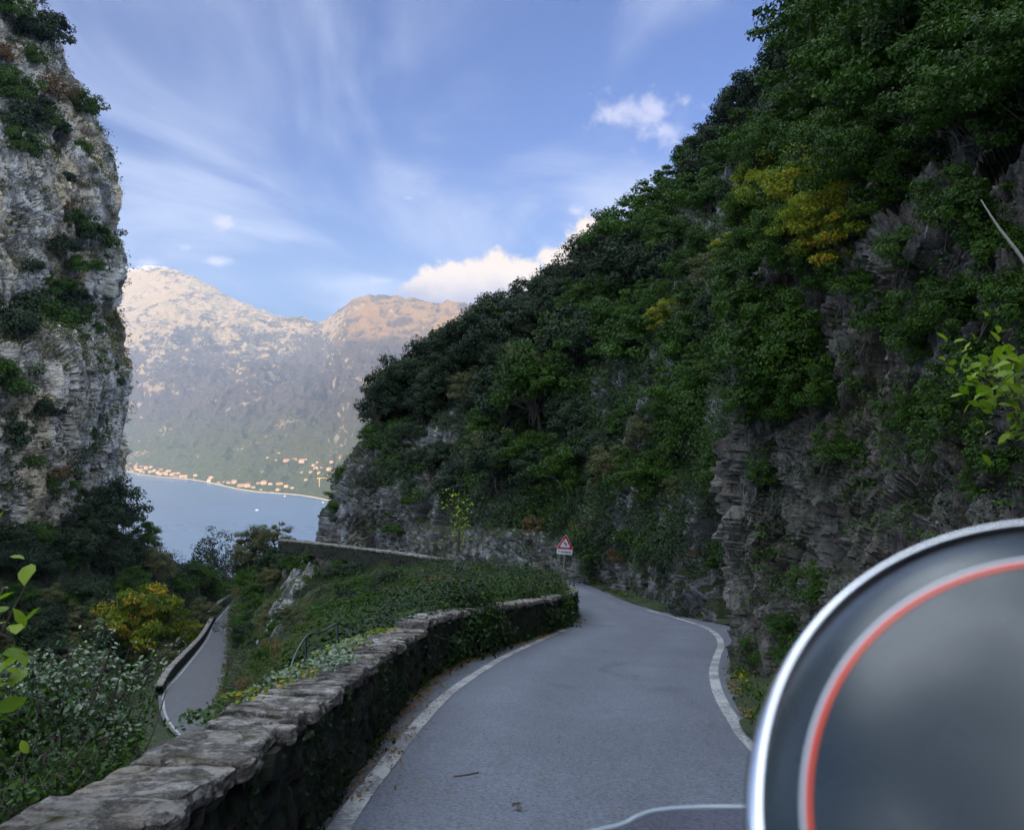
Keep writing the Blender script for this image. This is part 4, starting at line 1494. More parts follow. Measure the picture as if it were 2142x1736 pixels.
# bank between the two roads
for (u, v, kd, s_) in [(602, 1168, 'oak', 1.0), (570, 1170, 'olive', .75), (530, 1185, 'olive', .9), (516, 1210, 'olive', .8), (545, 1225, 'gbush', 1.0), (570, 1205, 'bush', 1.2),
                       (530, 1190, 'thin', 1.0), (660, 1225, 'gbush', .6), (690, 1220, 'bush', .6), (640, 1250, 'bush', .5)]:
    p_ = at(u, v, ['bank'], .2)
    if p_ is None:
        continue
    lab = 'round dark tree on the corner of the spur road before the lake' if kd == 'oak' else '%s on the rocky bank under the spur corner' % {
        'olive': 'olive brown tree', 'gbush': 'green bush', 'bush': 'dark bush', 'thin': 'half bare pale twigged tree'}[kd]
    place(kd, p_, s_, lab, None if kd == 'oak' else 'growth under the spur corner')
for (u, v) in scatter([(720, 1245), (1000, 1225), (1150, 1235), (1130, 1250), (980, 1258), (850, 1285), (760, 1330), (650, 1330), (690, 1270)], 34, .48, 15):
    p_ = at(u, v, ['bank'], .1)
    if p_ is not None and p_[1] < 52:
        place(['gbush', 'gbush', 'bush', 'rbush'][int(rng.integers(4))], p_, rng.uniform(.35, .8) * np.clip(p_[1] / 42, .3, 1.2) * (.7 if v > 1230 else 1), 'leafy bush in the tangle between the parapet and the spur road',
              'bushes behind the parapet')


# ------------------------------------------------------------------ undergrowth: leaf litter, ivy and low plants covering the ground
def cover(name, G, n_cl, per, leaf, cl_r, mat, mask, seed, height=.4, label='', flat=.7, aspect=.6, near=0):
    r = np.random.default_rng(seed)
    nr, nc = G.shape[:2]
    N = normals(G)
    i = r.integers(1, nr - 2, n_cl * 3)
    j = r.integers(1, nc - 2, n_cl * 3)
    P_ = G[i, j]
    N_ = N[i, j]
    view = -unit(P_)
    ok = mask(P_, N_, i / nr, j / nc) & ((N_ * view).sum(1) > -.1)
    P_, N_ = P_[ok][:n_cl], N_[ok][:n_cl]
    n = len(P_)
    d = unit(r.normal(size=(n, per, 3)))
    rad = r.uniform(.1, 1, (n, per, 1)) ** .5
    cr_ = cl_r * r.uniform(.5, 1.4, n)
    Q_ = P_[:, None] + N_[:, None] * (cr_ * height)[:, None, None] + d * rad * cr_[:, None, None] * (1, 1, flat)
    out = unit(d * .6 + N_[:, None] * .6 + np.array((0, 0, .5)) + r.normal(size=d.shape) * .5)
    tint = np.clip(r.uniform(0, 1, n)[:, None] * .7 + r.uniform(0, .45, (n, per)), 0, 1).ravel()
    dsc = np.clip(P_[:, 1] / near, .35, 1.25)[:, None].repeat(per, 1).ravel() if near else 1.0
    V, Q = leaf_mesh(Q_.reshape(-1, 3), out.reshape(-1, 3), leaf * dsc * r.uniform(.6, 1.4, n * per), aspect, .12, r)
    o = mk(name, V, Q, M[mat], tint=np.repeat(tint, 2))
    tag(o, label, name.replace('_', ' '), kind='stuff')
    return o


def pu(P_):
    """picture position of world points"""
    cp, sp_ = math.cos(PITCH), math.sin(PITCH)
    dep = P_[:, 1] * cp + P_[:, 2] * sp_
    up = -P_[:, 1] * sp_ + P_[:, 2] * cp
    return 1071 + F * P_[:, 0] / dep, 868 - F * up / dep


def nmask(P_, sc, lo, seed):
    return fbm(P_ / sc, 4, seed) > lo


def hill_mask(P_, N_, a, b):
    u, v = pu(P_)
    rock = (u < 960) & (v > 905) & (fbm(P_ / 4., 3, 6) < .36)
    wall = (v > 1120 + (u - 960) * .16) & (fbm(P_ / 1.5, 3, 6) < .35)
    return ~rock & ~wall


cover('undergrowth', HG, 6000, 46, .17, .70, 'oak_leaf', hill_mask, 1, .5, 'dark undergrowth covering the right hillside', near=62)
cover('undergrowth', HG, 4200, 46, .15, .65, 'green_leaf', lambda P_, N_, a, b: hill_mask(P_, N_, a, b) & nmask(P_, 6, .0, 9), 2, .6, 'green creepers and low growth over the right hillside', near=62)
cover('ivy', NG, 2000, 34, .055, .26, 'green_leaf', lambda P_, N_, a, b: nmask(P_, 1.8, .20, 31) | (N_[:, 2] > .75) | (pu(P_)[1] < 330), 3, .3, 'ivy and creepers patching the near cliff')
cover('ivy', NG, 1300, 30, .045, .22, 'oak_leaf', lambda P_, N_, a, b: nmask(P_, 2.2, .24, 35), 4, .3, 'dark ivy over the near cliff')
cover('undergrowth', KG, 3300, 44, .075, .42, 'green_leaf', lambda P_, N_, a, b: (pu(P_)[0] > 690 - (pu(P_)[1] - 1200) * .45) | nmask(P_, 2.0, .12, 8), 5, .45, 'green tangle of low plants on the bank behind the parapet')
cover('dry_grass', KG, 1700, 34, .14, .42, 'olive_leaf', lambda P_, N_, a, b: (pu(P_)[0] < 690) & nmask(P_, 2.0, .0, 18), 6, .3, 'dry grass on the rocky bank above the lower road', aspect=.2)
cover('undergrowth', WG, 2600, 34, .30, 1.3, 'oak_leaf', lambda P_, N_, a, b: (P_[:, 1] > 40) & ~((pu(P_)[0] > 325) & (pu(P_)[1] > 1330)), 7, .5, 'dark undergrowth below the pale cliff')
cover('undergrowth', LG, 900, 30, .40, 1.2, 'green_leaf', lambda P_, N_, a, b: ((pu(P_)[1] < 330) & nmask(P_, 10, -.02, 28)) | nmask(P_, 9, .40, 27), 18, .3, 'green scrub spreading over the upper part of the pale cliff')
cover('dry_grass', LG, 2300, 26, .42, 1.3, 'olive_leaf', lambda P_, N_, a, b: (N_[:, 2] > .42) | nmask(P_, 14, .34, 18), 8, .2, 'dry grass and scrub on the ledges of the pale cliff')
cover('undergrowth', OG, 2200, 34, .08, .3, 'green_leaf', lambda P_, N_, a, b: (a < .93) & ~((pu(P_)[0] > 320) & (pu(P_)[0] < 480) & (pu(P_)[1] < 1530)), 9, .5, 'low plants on the bank just outside the parapet')
cover('undergrowth', LOWG[7:8].repeat(6, 0), 160, 26, .2, .4, 'olive_leaf', lambda P_, N_, a, b: a > .3, 19, .5, 'weeds on the inner edge of the lower road')

cover('undergrowth', KG, 1500, 40, .09, .40, 'oak_leaf', lambda P_, N_, a, b: (pu(P_)[0] > 660) & nmask(P_, 1.6, .05, 81), 51, .9, 'dark brambles through the green tangle behind the parapet')
cover('dry_grass', KG, 1100, 34, .10, .36, 'olive_leaf', lambda P_, N_, a, b: (pu(P_)[0] > 640) & nmask(P_, 1.4, .10, 83), 52, 1.0, 'brownish dry stems in the tangle behind the parapet', aspect=.2)
# pale limestone rib on the bank
r = np.random.default_rng(44)
parts = []
for k, tt in enumerate(np.linspace(0, 1, 26)):
    u, v = 652 + (572 - 652) * tt + r.normal() * 7, 1182 + (1335 - 1182) * tt
    h = hit(u, v, ['bank'])
    if h is None:
        continue
    p_ = h[0]
    d_ = p_[1]
    parts.append(stone(p_ + h[1] * .15, unit(np.array((.5, .1, .9))), unit(np.array((.9, .1, -.4))), unit(np.array((.1, -1, .1))),
                       r.uniform(1.1, 1.9) * d_ / 55, r.uniform(.5, 1.0) * d_ / 55, r.uniform(.6, 1.0), .55, k + 500))
V_, Q_ = join(parts)
V_ = V_ + fbm(V_ * 1.3, 5, 9, .6)[:, None] * .22
M['pale_rock'] = rock_mat('pale_rock', (.56, .55, .55, 1), (.36, .35, .34, 1), (.07, .065, .06, 1), (.40, .33, .24, 1), (.07, .08, .03, 1), s=.8, moss_amt=.05, streak=.85, crack=.7, bump=1)
tmp = mk('tmp', V_, Q_, M['pale_rock'])
rm = tmp.modifiers.new('remesh', 'REMESH')
rm.mode = 'VOXEL'
rm.voxel_size = .13
me_ = bpy.data.meshes.new_from_object(tmp.evaluated_get(bpy.context.evaluated_depsgraph_get()))
bpy.data.objects.remove(tmp)
oc = bpy.data.objects.new('outcrop', me_)
COL.objects.link(oc)
tag(oc, 'pale broken limestone rib standing out of the green bank', 'rock')

for (u, v) in scatter([(505, 1190), (560, 1180), (690, 1210), (700, 1300), (640, 1370), (540, 1440), (480, 1480), (480, 1400), (490, 1290)], 30, .45, 26):
    p_ = at(u, v, ['bank'], .1)
    if p_ is not None and not (590 < u < 660 and v < 1290):
        kd = ['rbush', 'gbush', 'bush', 'olive'][int(rng.integers(4))]
        s_ = rng.uniform(.3, .75) * np.clip(p_[1] / 60, .4, 1.3) * (.5 if kd == 'olive' else 1)
        place(kd, p_, s_, {'rbush': 'reddish', 'gbush': 'green', 'bush': 'dark', 'olive': 'olive'}[kd] + ' scrub bush on the rough bank above the lower road', 'scrub on the bank above the lower road', cat='bush')

for k in range(0, 58, 3):
    q = tipL[k]
    if rng.random() < .8:
        place('gbush' if rng.random() < .6 else 'bush', q + (rng.normal() * .3, -.9 - rng.uniform(0, .8), -2.25 - rng.uniform(0, .4)), rng.uniform(.55, .8),
              'leafy bush growing up the retaining wall below the long thin parapet', 'bushes below the long thin parapet')

r = np.random.default_rng(66)
k = r.integers(0, 60, 2600)
P_ = tipL[k] + np.stack([r.normal(size=2600) * .3, -.12 - np.abs(r.normal(size=2600)) * .25, -.12 - r.uniform(0, 1, 2600) ** .9 * 1.9], 1)
P_ = P_[fbm(P_ * .8, 3, 6) > -.15]
V, Q = leaf_mesh(P_, unit(r.normal(size=P_.shape) * .6 + (0, -1, .4)), .17 * r.uniform(.6, 1.4, len(P_)), .7, .1, r)
tag(mk('ivy', V, Q, M['oak_leaf'], tint=np.repeat(r.uniform(0, 1, len(P_)), 2)), 'dark ivy hanging down the wall below the long thin parapet', 'ivy', kind='stuff')


# ------------------------------------------------------------------ things near the camera
def near_shrub(label, base, stems, leaf, mat, n_leaf, spread, hgt, seed, bend=(0, 0, 0), aspect=.5, name='leafy_shrub', group='leafy shrubs outside the parapet', cat='shrub'):
    """upright stems carrying single leaves along their twigs"""
    r = np.random.default_rng(seed)
    root = bpy.data.objects.new(name, None)
    COL.objects.link(root)
    root.location = tuple(base)
    tag(root, label, cat, group)
    parts, LP, LN = [], [], []
    for k in range(stems):
        b0 = np.array((r.normal() * .15 * spread, r.normal() * .15 * spread, -.3))
        tip = np.array((r.normal() * spread, r.normal() * spread * .8, hgt * r.uniform(.6, 1.05))) + np.array(bend)
        mid = (b0 + tip) / 2 + r.normal(size=3) * .15 * spread + (0, 0, .12 * hgt)
        c_ = curve([b0, mid, tip], 12)
        parts.append(tube(c_, np.linspace(.012, .003, 12) * (hgt ** .5), 5))
        for q in range(r.integers(6, 10)):
            t_0 = r.uniform(.25, 1)
            s_ = c_[int(t_0 * 11)]
            e = s_ + unit(r.normal(size=3) * (1, 1, .6) + (0, 0, .3)) * r.uniform(.12, .4) * spread
            cc_ = curve([s_, (s_ + e) / 2 + r.normal(size=3) * .03, e], 6)
            parts.append(tube(cc_, np.linspace(.004, .0015, 6), 4))
            m_ = max(3, int(n_leaf / stems / 8))
            tt = r.uniform(.1, 1, m_)
            ii = (tt * 5).astype(int)
            pp = cc_[ii] + r.normal(size=(m_, 3)) * leaf * 1.1
            LP.append(pp)
            LN.append(unit(r.normal(size=(m_, 3)) * .6 + (0, -.1, .9)))
    LP, LN = np.concatenate(LP), np.concatenate(LN)
    V, Q, nf = leaf_mesh6(LP, LN, leaf * r.uniform(.5, 1.3, len(LP)), aspect, .07, r, .2)
    mk('leaves', V, Q, M[mat], root, smooth=True, tint=np.repeat(r.uniform(0, 1, len(LP)), nf))
    V, Q = join(parts)
    mk('stems', V, Q, M['bark'], root)
    return root


sh = [(30, 1610, 5.2, 1.0, .9), (120, 1600, 5.8, 1.15, 1.0), (215, 1585, 6.6, 1.25, 1.1), (238, 1590, 7.4, .9, .8), (60, 1580, 7.2, 1.5, 1.3), (170, 1560, 8.4, 1.6, 1.3),
      (250, 1530, 9.6, 1.1, 1.0), (-30, 1560, 6.2, 1.3, 1.4), (250, 1610, 6.6, .4, .4)]
POS = ['by the left picture edge', 'second along the parapet', 'in the middle of the clump', 'nearest the lower road']
for k, (u, v, d, hgt, spr) in enumerate(sh):
    b = U(u, v, d) - (0, 0, .25)
    near_shrub('leafy shrub with small glossy leaves outside the near parapet', b, 12, .05, 'shiny_leaf' if k % 3 else 'green_leaf', 1700, .33 * spr, hgt * .85, 300 + k)
for k, (u, v, d) in enumerate([(20, 1645, 4.3), (75, 1640, 4.5), (130, 1625, 4.9), (190, 1605, 5.3), (240, 1590, 5.6)]):
    near_shrub('low spray of small leaves against the outer edge of the near parapet', U(u, v, d) - (0, 0, .25), 8, .04, 'green_leaf', 700, .22 if u < 280 else .13, .40 if u < 280 else .27, 400 + k, group='low sprays along the parapet')
# the nearest sprig with big bright leaves
near_shrub('sprig with large bright leaves reaching in at the left edge', U(-70, 1500, 3.0), 3, .085, 'lime_leaf', 34, .16, .42, 501, bend=(.18, 0, .05), group=None, aspect=.6, cat='sprig', name='leafy_sprig')
# lime coloured sprig on the cliff at the right edge
near_shrub('bright yellow green sprig in front of the near cliff at the right edge', U(2190, 850, 5.6), 5, .10, 'lime_leaf', 200, .22, .35, 502, bend=(-.38, 0, .0), group=None, aspect=.55, cat='sprig', name='leafy_sprig')
near_shrub('yellow green saplings rising in front of the spur rock', U(958, 1150, 44), 6, .22, 'lime_leaf', 120, .55, 3.0, 503, group=None, cat='sapling', name='sapling')

# ivy and moss lying on the parapet
def on_parapet(y0, y1, n, leaf, mat, name, label, amin, amax, seed, lift=.05, h=.80):
    r = np.random.default_rng(seed)
    seg = cut(y0, y1)
    k = r.integers(0, len(seg), n)
    off = r.uniform(amin, amax, n) + .12 * np.sin(k * .35 + seed)
    tn_ = unit(np.gradient(seg, axis=0))
    nl_ = np.stack([-tn_[:, 1], tn_[:, 0]], 1)
    P2 = seg[k] + nl_[k] * off[:, None] + r.normal(size=(n, 2)) * .025
    z = zr(P2[:, 1]) + h + lift * r.uniform(.2, 1.2, n)
    z = np.where(off > .50, z - (off - .50) * 1.2, z)
    keep = fbm(np.concatenate([P2, P2[:, :1] * 0], 1) * 2.2, 3, seed) > -.12
    P_ = np.concatenate([P2, z[:, None]], 1)[keep]
    N_ = unit(r.normal(size=P_.shape) * .35 + (0, -.2, 1))
    V, Q = leaf_mesh(P_, N_, leaf * r.uniform(.6, 1.3, len(P_)), .8, .08, r)
    tag(mk(name, V, Q, M[mat], tint=np.repeat(r.uniform(0, 1, len(P_)), 2)), label, name, kind='stuff')


on_parapet(6.2, 10.2, 1500, .045, 'shiny_leaf', 'ivy', 'glossy ivy trailing over the coping of the parapet', .22, .58, 21)
on_parapet(5.0, 11.8, 900, .04, 'yellow_leaf', 'ivy', 'yellowing ivy leaves along the outer edge of the coping', .36, .60, 22)
on_parapet(12.5, 30, 2600, .05, 'green_leaf', 'ivy', 'green ivy along the outer edge of the raised parapet', .34, .62, 23, h=.92)
on_parapet(3.5, 6, 500, .035, 'green_leaf', 'ivy', 'green ivy leaves over the outer edge of the near parapet', .42, .60, 24)

# ivy on the road face of the parapet
r = np.random.default_rng(5)
seg = cut(1.5, 30)
k = (r.uniform(0, 1, 9000) ** 1.2 * (len(seg) - 1)).astype(int)
hh_ = r.uniform(-.02, .72, 9000)
P_ = np.stack([seg[k, 0] + .03 + r.uniform(0, .05, 9000), seg[k, 1], zr(seg[k, 1]) + hh_], 1)
P_ = P_[fbm(P_ * 1.3, 4, 12) > .02]
V, Q = leaf_mesh(P_, unit(r.normal(size=P_.shape) * .5 + (1, -.3, .2)), .045 * r.uniform(.5, 1.2, len(P_)), .8, .08, r)
tag(mk('ivy', V, Q, M['oak_leaf'], tint=np.repeat(r.uniform(0, 1, len(P_)), 2)), 'dark ivy on the road face of the parapet', 'ivy', kind='stuff')

# fallen leaves and verge weeds
def litter(line, n, spread, leaf, mat, name, label, seed, lift=.02, up=1.0, lo=-.1, rnd=.3):
    r = np.random.default_rng(seed)
    k = r.integers(0, len(line), n)
    P2 = line[k] + r.normal(size=(n, 2)) * .03 + np.stack([np.abs(r.normal(size=n)) * spread[0], r.normal(size=n) * abs(spread[1])], 1)
    P_ = np.concatenate([P2, (zr(P2[:, 1]) + lift * r.uniform(.3, 1, n))[:, None]], 1)
    P_ = P_[fbm(P_ * .9, 4, seed) > lo]
    V, Q = leaf_mesh(P_, unit(r.normal(size=P_.shape) * rnd + (0, 0, up)), leaf * r.uniform(.5, 1.3, len(P_)), .6, .15, r)
    tag(mk(name, V, Q, M[mat], tint=np.repeat(r.uniform(0, 1, len(P_)), 2)), label, name.replace('_', ' '), kind='stuff')


litter(cut(1, 30), 4200, (.16, .05), .04, 'dead_leaf', 'fallen_leaves', 'brown fallen leaves gathered at the foot of the parapet', 31, .03)
litter(cut(1, 30), 1600, (.07, .03), .05, 'green_leaf', 'weeds', 'weeds at the foot of the parapet', 32, .12, .5, 0.0, 1.0)
Rf = curve(Rpl, 500)
rs = Rf[(Rf[:, 1] > 6) & (np.arange(500) < 380)]
litter(rs + (.05, 0), 5200, (.25, .1), .06, 'green_leaf', 'weeds', 'green weeds along the right edge of the road', 33, .16, .5, -.05, 1.0)
litter(rs + (.0, 0), 5200, (.22, .1), .055, 'dead_leaf', 'fallen_leaves', 'brown leaves along the right edge of the road', 34, .05)
litter(rs + (.1, 0), 1600, (.2, .1), .07, 'yellow_leaf', 'weeds', 'yellow green weeds along the foot of the rocks', 35, .22, .5, .1, 1.0)
r = np.random.default_rng(8)
n = 320
P2 = np.stack([r.uniform(-1.1, 2.2, n), r.uniform(3.5, 16, n)], 1)
P_ = np.concatenate([P2, (zr(P2[:, 1]) + .016)[:, None]], 1)
V, Q = leaf_mesh(P_, unit(r.normal(size=P_.shape) * .2 + (0, 0, 1)), .035 * r.uniform(.3, 1.2, n), .4, .1, r)
tag(mk('fallen_leaves', V, Q, M['dead_leaf'], tint=np.repeat(r.uniform(0, 1, n), 2)), 'stray leaves and crumbs scattered on the asphalt', 'fallen leaves', kind='stuff')

tw = np.array([ground_hit(948, 1627, .012), ground_hit(975, 1624, .02), ground_hit(1001, 1619, .012)])
V_, Q_ = tube(curve(tw + (0, 0, .014), 8), .007, 6)
tag(mk('twig', V_, Q_, M['bark']), 'short dark twig lying in the middle of the near road', 'twig')
lf = ground_hit(1081, 1690, .01)
r = np.random.default_rng(4)
V, Q = leaf_mesh(lf + r.normal(size=(5, 3)) * (.025, .02, .004) + (0, 0, .02), unit(r.normal(size=(5, 3)) * .3 + (0, 0, 1)), .06, .5, .1, r)
tag(mk('dead_leaf', V, Q, M['bark'], tint=np.repeat(r.uniform(0, 1, 5), 2)), 'dark curled dead leaf on the asphalt near the windscreen', 'leaf')

# verge soil strip on the right, rock apron below the near cliff
G = np.stack([on_road(rs + (o_, 0), h) for o_, h in ((-.06, .008), (.12, .05), (.5, .14), (1.2, .3), (2.2, .5))], 0)
G = loft(G, 24, 420)
P_ = G.reshape(-1, 3)
P_[:, 2] += fbm(P_ * 2.2, 4, 15) * .09 + fbm(P_ * 9, 3, 16) * .03
tag(mk('verge', P_, grid_faces(24, 420), M['soil'], smooth=True), kind='structure')

# hanging bare branch on the cliff
V_, Q_ = tube(curve([U(2052, 418, 9.0), U(2085, 470, 8.8), U(2125, 522, 8.6), U(2180, 600, 8.4)], 14), np.linspace(.006, .022, 14), 6)
M['pale_bark'] = plain('pale_bark', (.22, .2, .18), .9)
tag(mk('bare_branch', V_, Q_, M['pale_bark']), 'bare pale branch slanting across the near cliff', 'branch')

# ------------------------------------------------------------------ rider's helmet and windscreen
m, t, p = material('helmet_paint')
p.inputs['Base Color'].default_value = (.022, .032, .038, 1)
c = t.n('ShaderNodeTexCoord').outputs['Object']
t.put(p.inputs['Roughness'], t.m('MULTIPLY_ADD', t.noise(c, 22, 5, .7, .5), .35, .12))
p.inputs['Coat Weight'].default_value = .2
p.inputs['Coat Roughness'].default_value = .16
p.inputs['Specular IOR Level'].default_value = .42
M['helmet'] = m
m, t, p = material('chrome')
p.inputs['Base Color'].default_value = (.82, .84, .88, 1)
p.inputs['Metallic'].default_value = 1.0
p.inputs['Roughness'].default_value = .07
M['chrome'] = m
M['rubber'] = plain('rubber', (.008, .008, .012), .5, spec=.3)
M['stripe_orange'] = plain('stripe_orange', (.75, .075, .025), .4, var=.04)
M['stripe_white'] = plain('stripe_white', (.62, .64, .68), .4, var=.04)

HD = .40
hc = U(2290, 1780, HD)
HR = 688 / F * HD / .985
hel = bpy.data.objects.new('helmet', None)
COL.objects.link(hel)
hel.location = tuple(hc)
axis = unit(unit(-hc) + np.array((.11, 0, .10)))                       # the dome faces back towards the passenger
q_ = Vector(axis).to_track_quat('Z', 'Y')
hel.rotation_euler = q_.to_euler()
tag(hel, 'dark glossy helmet with chrome rim and orange and white pinstripe at the right edge', 'helmet')


def revolve(name, prof, mat, n=160):
    prof = np.asarray(prof, float) * HR
    ang = np.linspace(0, 2 * np.pi, n)
    G = np.stack([np.stack([prof[:, 0] * math.cos(a), prof[:, 0] * math.sin(a), prof[:, 1]], 1) for a in ang], 0)
    return mk(name, G.reshape(-1, 3), grid_faces(*G.shape[:2])[:, ::-1], M[mat], hel, smooth=True)


def dome(rho, k=0.0):
    """height of the shell above the rim plane, slightly flattened"""
    return .60 * np.sqrt(np.maximum(0, 1 - (rho / 1.0) ** 2.0)) ** 1.0 + k


rr_ = np.sin(np.linspace(0, 1, 50) * math.asin(.918))
revolve('shell', [(a, dome(a)) for a in rr_], 'helmet')
ed = dome(.918)
revolve('edge_channel', [(.916, ed + .002), (.926, ed - .01), (.945, ed - .06), (.975, ed - .11)], 'rubber')
bead = [(.966 + .040 * math.cos(a), ed - .13 + .12 * math.sin(a)) for a in np.linspace(math.radians(215), math.radians(-60), 40)]
lx, ly = q_ @ Vector((1, 0, 0)), q_ @ Vector((0, 1, 0))
wd = Vector((-1, 0, -.15)).normalized()
a0 = math.atan2(wd.dot(ly), wd.dot(lx))
ang = np.linspace(0, 2 * np.pi, 180)
G = []
for a in ang:
    k_ = max(0.0, math.cos(a - a0)) ** 2.2
    rm_ = .018 + .046 * k_
    c_ = 1.003 - rm_
    G.append([((c_ + rm_ * math.cos(b)) * HR * math.cos(a), (c_ + rm_ * math.cos(b)) * HR * math.sin(a), (ed - .13 + (.07 + .05 * k_) * math.sin(b)) * HR)
              for b in np.linspace(math.radians(215), math.radians(-60), 40)])
G = np.array(G)
mk('chrome_rim', G.reshape(-1, 3), grid_faces(*G.shape[:2])[:, ::-1], M['chrome'], hel, smooth=True)
revolve('shell_side', [(.985, ed - .17), (.97, -.1), (.93, -.6), (.86, -1.0), (.7, -1.3)], 'helmet')
for a, b, nm, mt, kk in ((.788, .775, 'white_pinstripe', 'stripe_white', .0045), (.770, .752, 'orange_pinstripe', 'stripe_orange', .0045)):
    revolve(nm, [(a, dome(a)), (a - .002, dome(a - .002, kk))] + [(x, dome(x, kk)) for x in np.linspace(a - .003, b + .003, 5)] + [(b, dome(b))], mt)

# windscreen of the motorbike, seen over its upper edge
m, t, p = material('clear_screen')
p.inputs['Base Color'].default_value = (.5, .48, .52, 1)
p.inputs['Roughness'].default_value = .08
tr = t.n('ShaderNodeBsdfTransparent')
tr.inputs[0].default_value = (.86, .84, .88, 1)
ms = t.n('ShaderNodeMixShader')
ms.inputs[0].default_value = .90
t.t.links.new(p.outputs[0], ms.inputs[1])
t.t.links.new(tr.outputs[0], ms.inputs[2])
t.t.links.new(ms.outputs[0], [n for n in t.t.nodes if n.type == 'OUTPUT_MATERIAL'][0].inputs[0])
M['screen'] = m
M['screen_edge'] = plain('screen_edge', (.45, .52, .58), .2, var=.02, spec=.8)
ws = bpy.data.objects.new('windscreen', None)
COL.objects.link(ws)
WD = .95
top = curve([U(1150, 1765, WD - .10), U(1240, 1738, WD - .06), U(1300, 1724, WD - .04), U(1335, 1706, WD - .025), U(1375, 1694, WD - .01), U(1450, 1688, WD), U(1555, 1687, WD),
             U(1700, 1690, WD), U(1900, 1694, WD), U(2050, 1730, WD - .04), U(2150, 1765, WD - .1)], 90)
ws.location = tuple(top[45])
tag(ws, 'clear motorbike windscreen whose rounded upper edge shows at the bottom', 'windscreen')
o_ = np.array(ws.location)
G = np.stack([top - o_ + np.array((0, f * .12, -f * .35)) for f in np.linspace(0, 1, 6)] + [top - o_ + np.array((0, f * .12 + .004, -f * .35)) for f in np.linspace(1, 0, 6)], 0)
mk('screen', G.reshape(-1, 3), grid_faces(*G.shape[:2]), M['screen'], ws, smooth=True)
V_, Q_ = tube(top - o_, .0019, 8)
mk('screen_edge', V_, Q_, M['screen_edge'], ws, smooth=True)

# ------------------------------------------------------------------ village on the far shore
M['house_wall'] = plain('house_wall', (.55, .44, .29), .9, var=.1, scale=.05)
M['house_wall2'] = plain('house_wall_pink', (.50, .31, .19), .9, var=.1, scale=.05)
M['roof'] = plain('roof_tile', (.50, .17, .07), .9, var=.2, scale=.3)
M['window'] = plain('window_glass', (.05, .05, .06), .3)
HP = []
for k, (w, l, h, mt) in enumerate([(12, 18, 8, 'house_wall'), (11, 28, 9, 'house_wall2'), (16, 20, 12, 'house_wall'), (10, 13, 6, 'house_wall')]):
    V1, Q1 = boxm(0, 0, h / 2, l, w, h)
    a = mk('wall', V1, Q1, M[mt])
    e, rh = .8, w * .22
    V2 = np.array([(-l / 2 - e, -w / 2 - e, h), (l / 2 + e, -w / 2 - e, h), (l / 2 + e, w / 2 + e, h), (-l / 2 - e, w / 2 + e, h), (-l / 2 + w * .3, 0, h + rh), (l / 2 - w * .3, 0, h + rh)])
    V2[:, 2] += .05
    b = mk('roof', V2, np.array([(0, 1, 5, 4), (2, 3, 4, 5), (1, 2, 5, 5), (3, 0, 4, 4), (3, 2, 1, 0)])[[0, 1, 4]], M['roof'])
    b2 = mk('roof', V2, np.array([(1, 2, 5), (3, 0, 4)]), M['roof'])
    # join the hip ends into the roof mesh
    me = bpy.data.meshes.new('roof')
    me.from_pydata([tuple(v) for v in V2], [], [(0, 1, 5, 4), (2, 3, 4, 5), (1, 2, 5), (3, 0, 4), (3, 2, 1, 0)])
    me.materials.append(M['roof'])
    wp = []
    for fl in range(int(h // 3)):
        for x in np.arange(-l / 2 + 2, l / 2 - 1, 3.2):
            wp.append(boxm(x, -w / 2, 1.8 + fl * 3, 1.1, .2, 1.5))
    Vw, Qw = join(wp)
    wn = mk('windows', Vw, Qw, M['window'])
    HP.append((a.data, me, wn.data))
    for o in (a, b, b2, wn):
        bpy.data.objects.remove(o)


def house(u, v, kind, rz, s_, label, group):
    h = hit(u, v, ['mtn'])
    if h is None:
        return
    p_ = h[0]
    root = bpy.data.objects.new('house', None)
    COL.objects.link(root)
    root.location = (p_[0], p_[1], p_[2] - 1)
    root.rotation_euler = (0, 0, rz)
    root.scale = (s_,) * 3
    tag(root, label, 'house', group)
    for nm, d_ in zip(('wall', 'roof', 'windows'), HP[kind]):
        o = bpy.data.objects.new(nm, d_)
        COL.objects.link(o)
        o.parent = root


r = np.random.default_rng(12)
vs = lambda u: 985 + (u - 255) * 63 / 440.
for k in range(58):
    u = float(np.clip(r.normal(350, 48), 285, 470))
    v = vs(u) - 3 - abs(r.normal()) * 5
    house(u, v, int(r.integers(0, 4)), r.uniform(-.5, .3), r.uniform(.6, 1.05), 'pale house with orange roof in the close packed lakeside village', 'houses of the lakeside village')
for (u, v) in [(495, 1019), (505, 1018), (518, 1019), (530, 1021), (546, 1025), (540, 1012), (552, 1013), (566, 1014), (545, 1035), (565, 1037), (478, 1011), (490, 1011), (600, 1019), (612, 1022),
               (640, 1037), (650, 1038), (662, 1037), (655, 1042), (672, 1044), (625, 1036), (585, 1014), (430, 1009), (520, 1026), (582, 1026)]:
    house(u, v, int(r.integers(0, 4)), r.uniform(-.5, .3), r.uniform(.75, 1.3), 'pale villa along the far shore right of the village', 'villas along the far shore')
for (u, v) in [(583, 951), (578, 963), (616, 963), (601, 966), (631, 968), (640, 962), (661, 982), (672, 979), (668, 992), (693, 968), (690, 984), (713, 958), (632, 989), (650, 990), (665, 970),
               (640, 1005), (700, 990), (560, 958), (656, 975), (684, 995)]:
    house(u, v, int(r.integers(0, 4)), r.uniform(-.5, .3), r.uniform(.6, 1.3), 'lone pale farmhouse on the slope above the far shore', 'farmhouses on the far slope')
M['beach'] = plain('beach', (.42, .33, .20), .95, var=.2, scale=.02)
us_ = np.linspace(-60, 900, 300)
sh_ = np.array([U(u, 900, shore_d(u)) for u in us_])
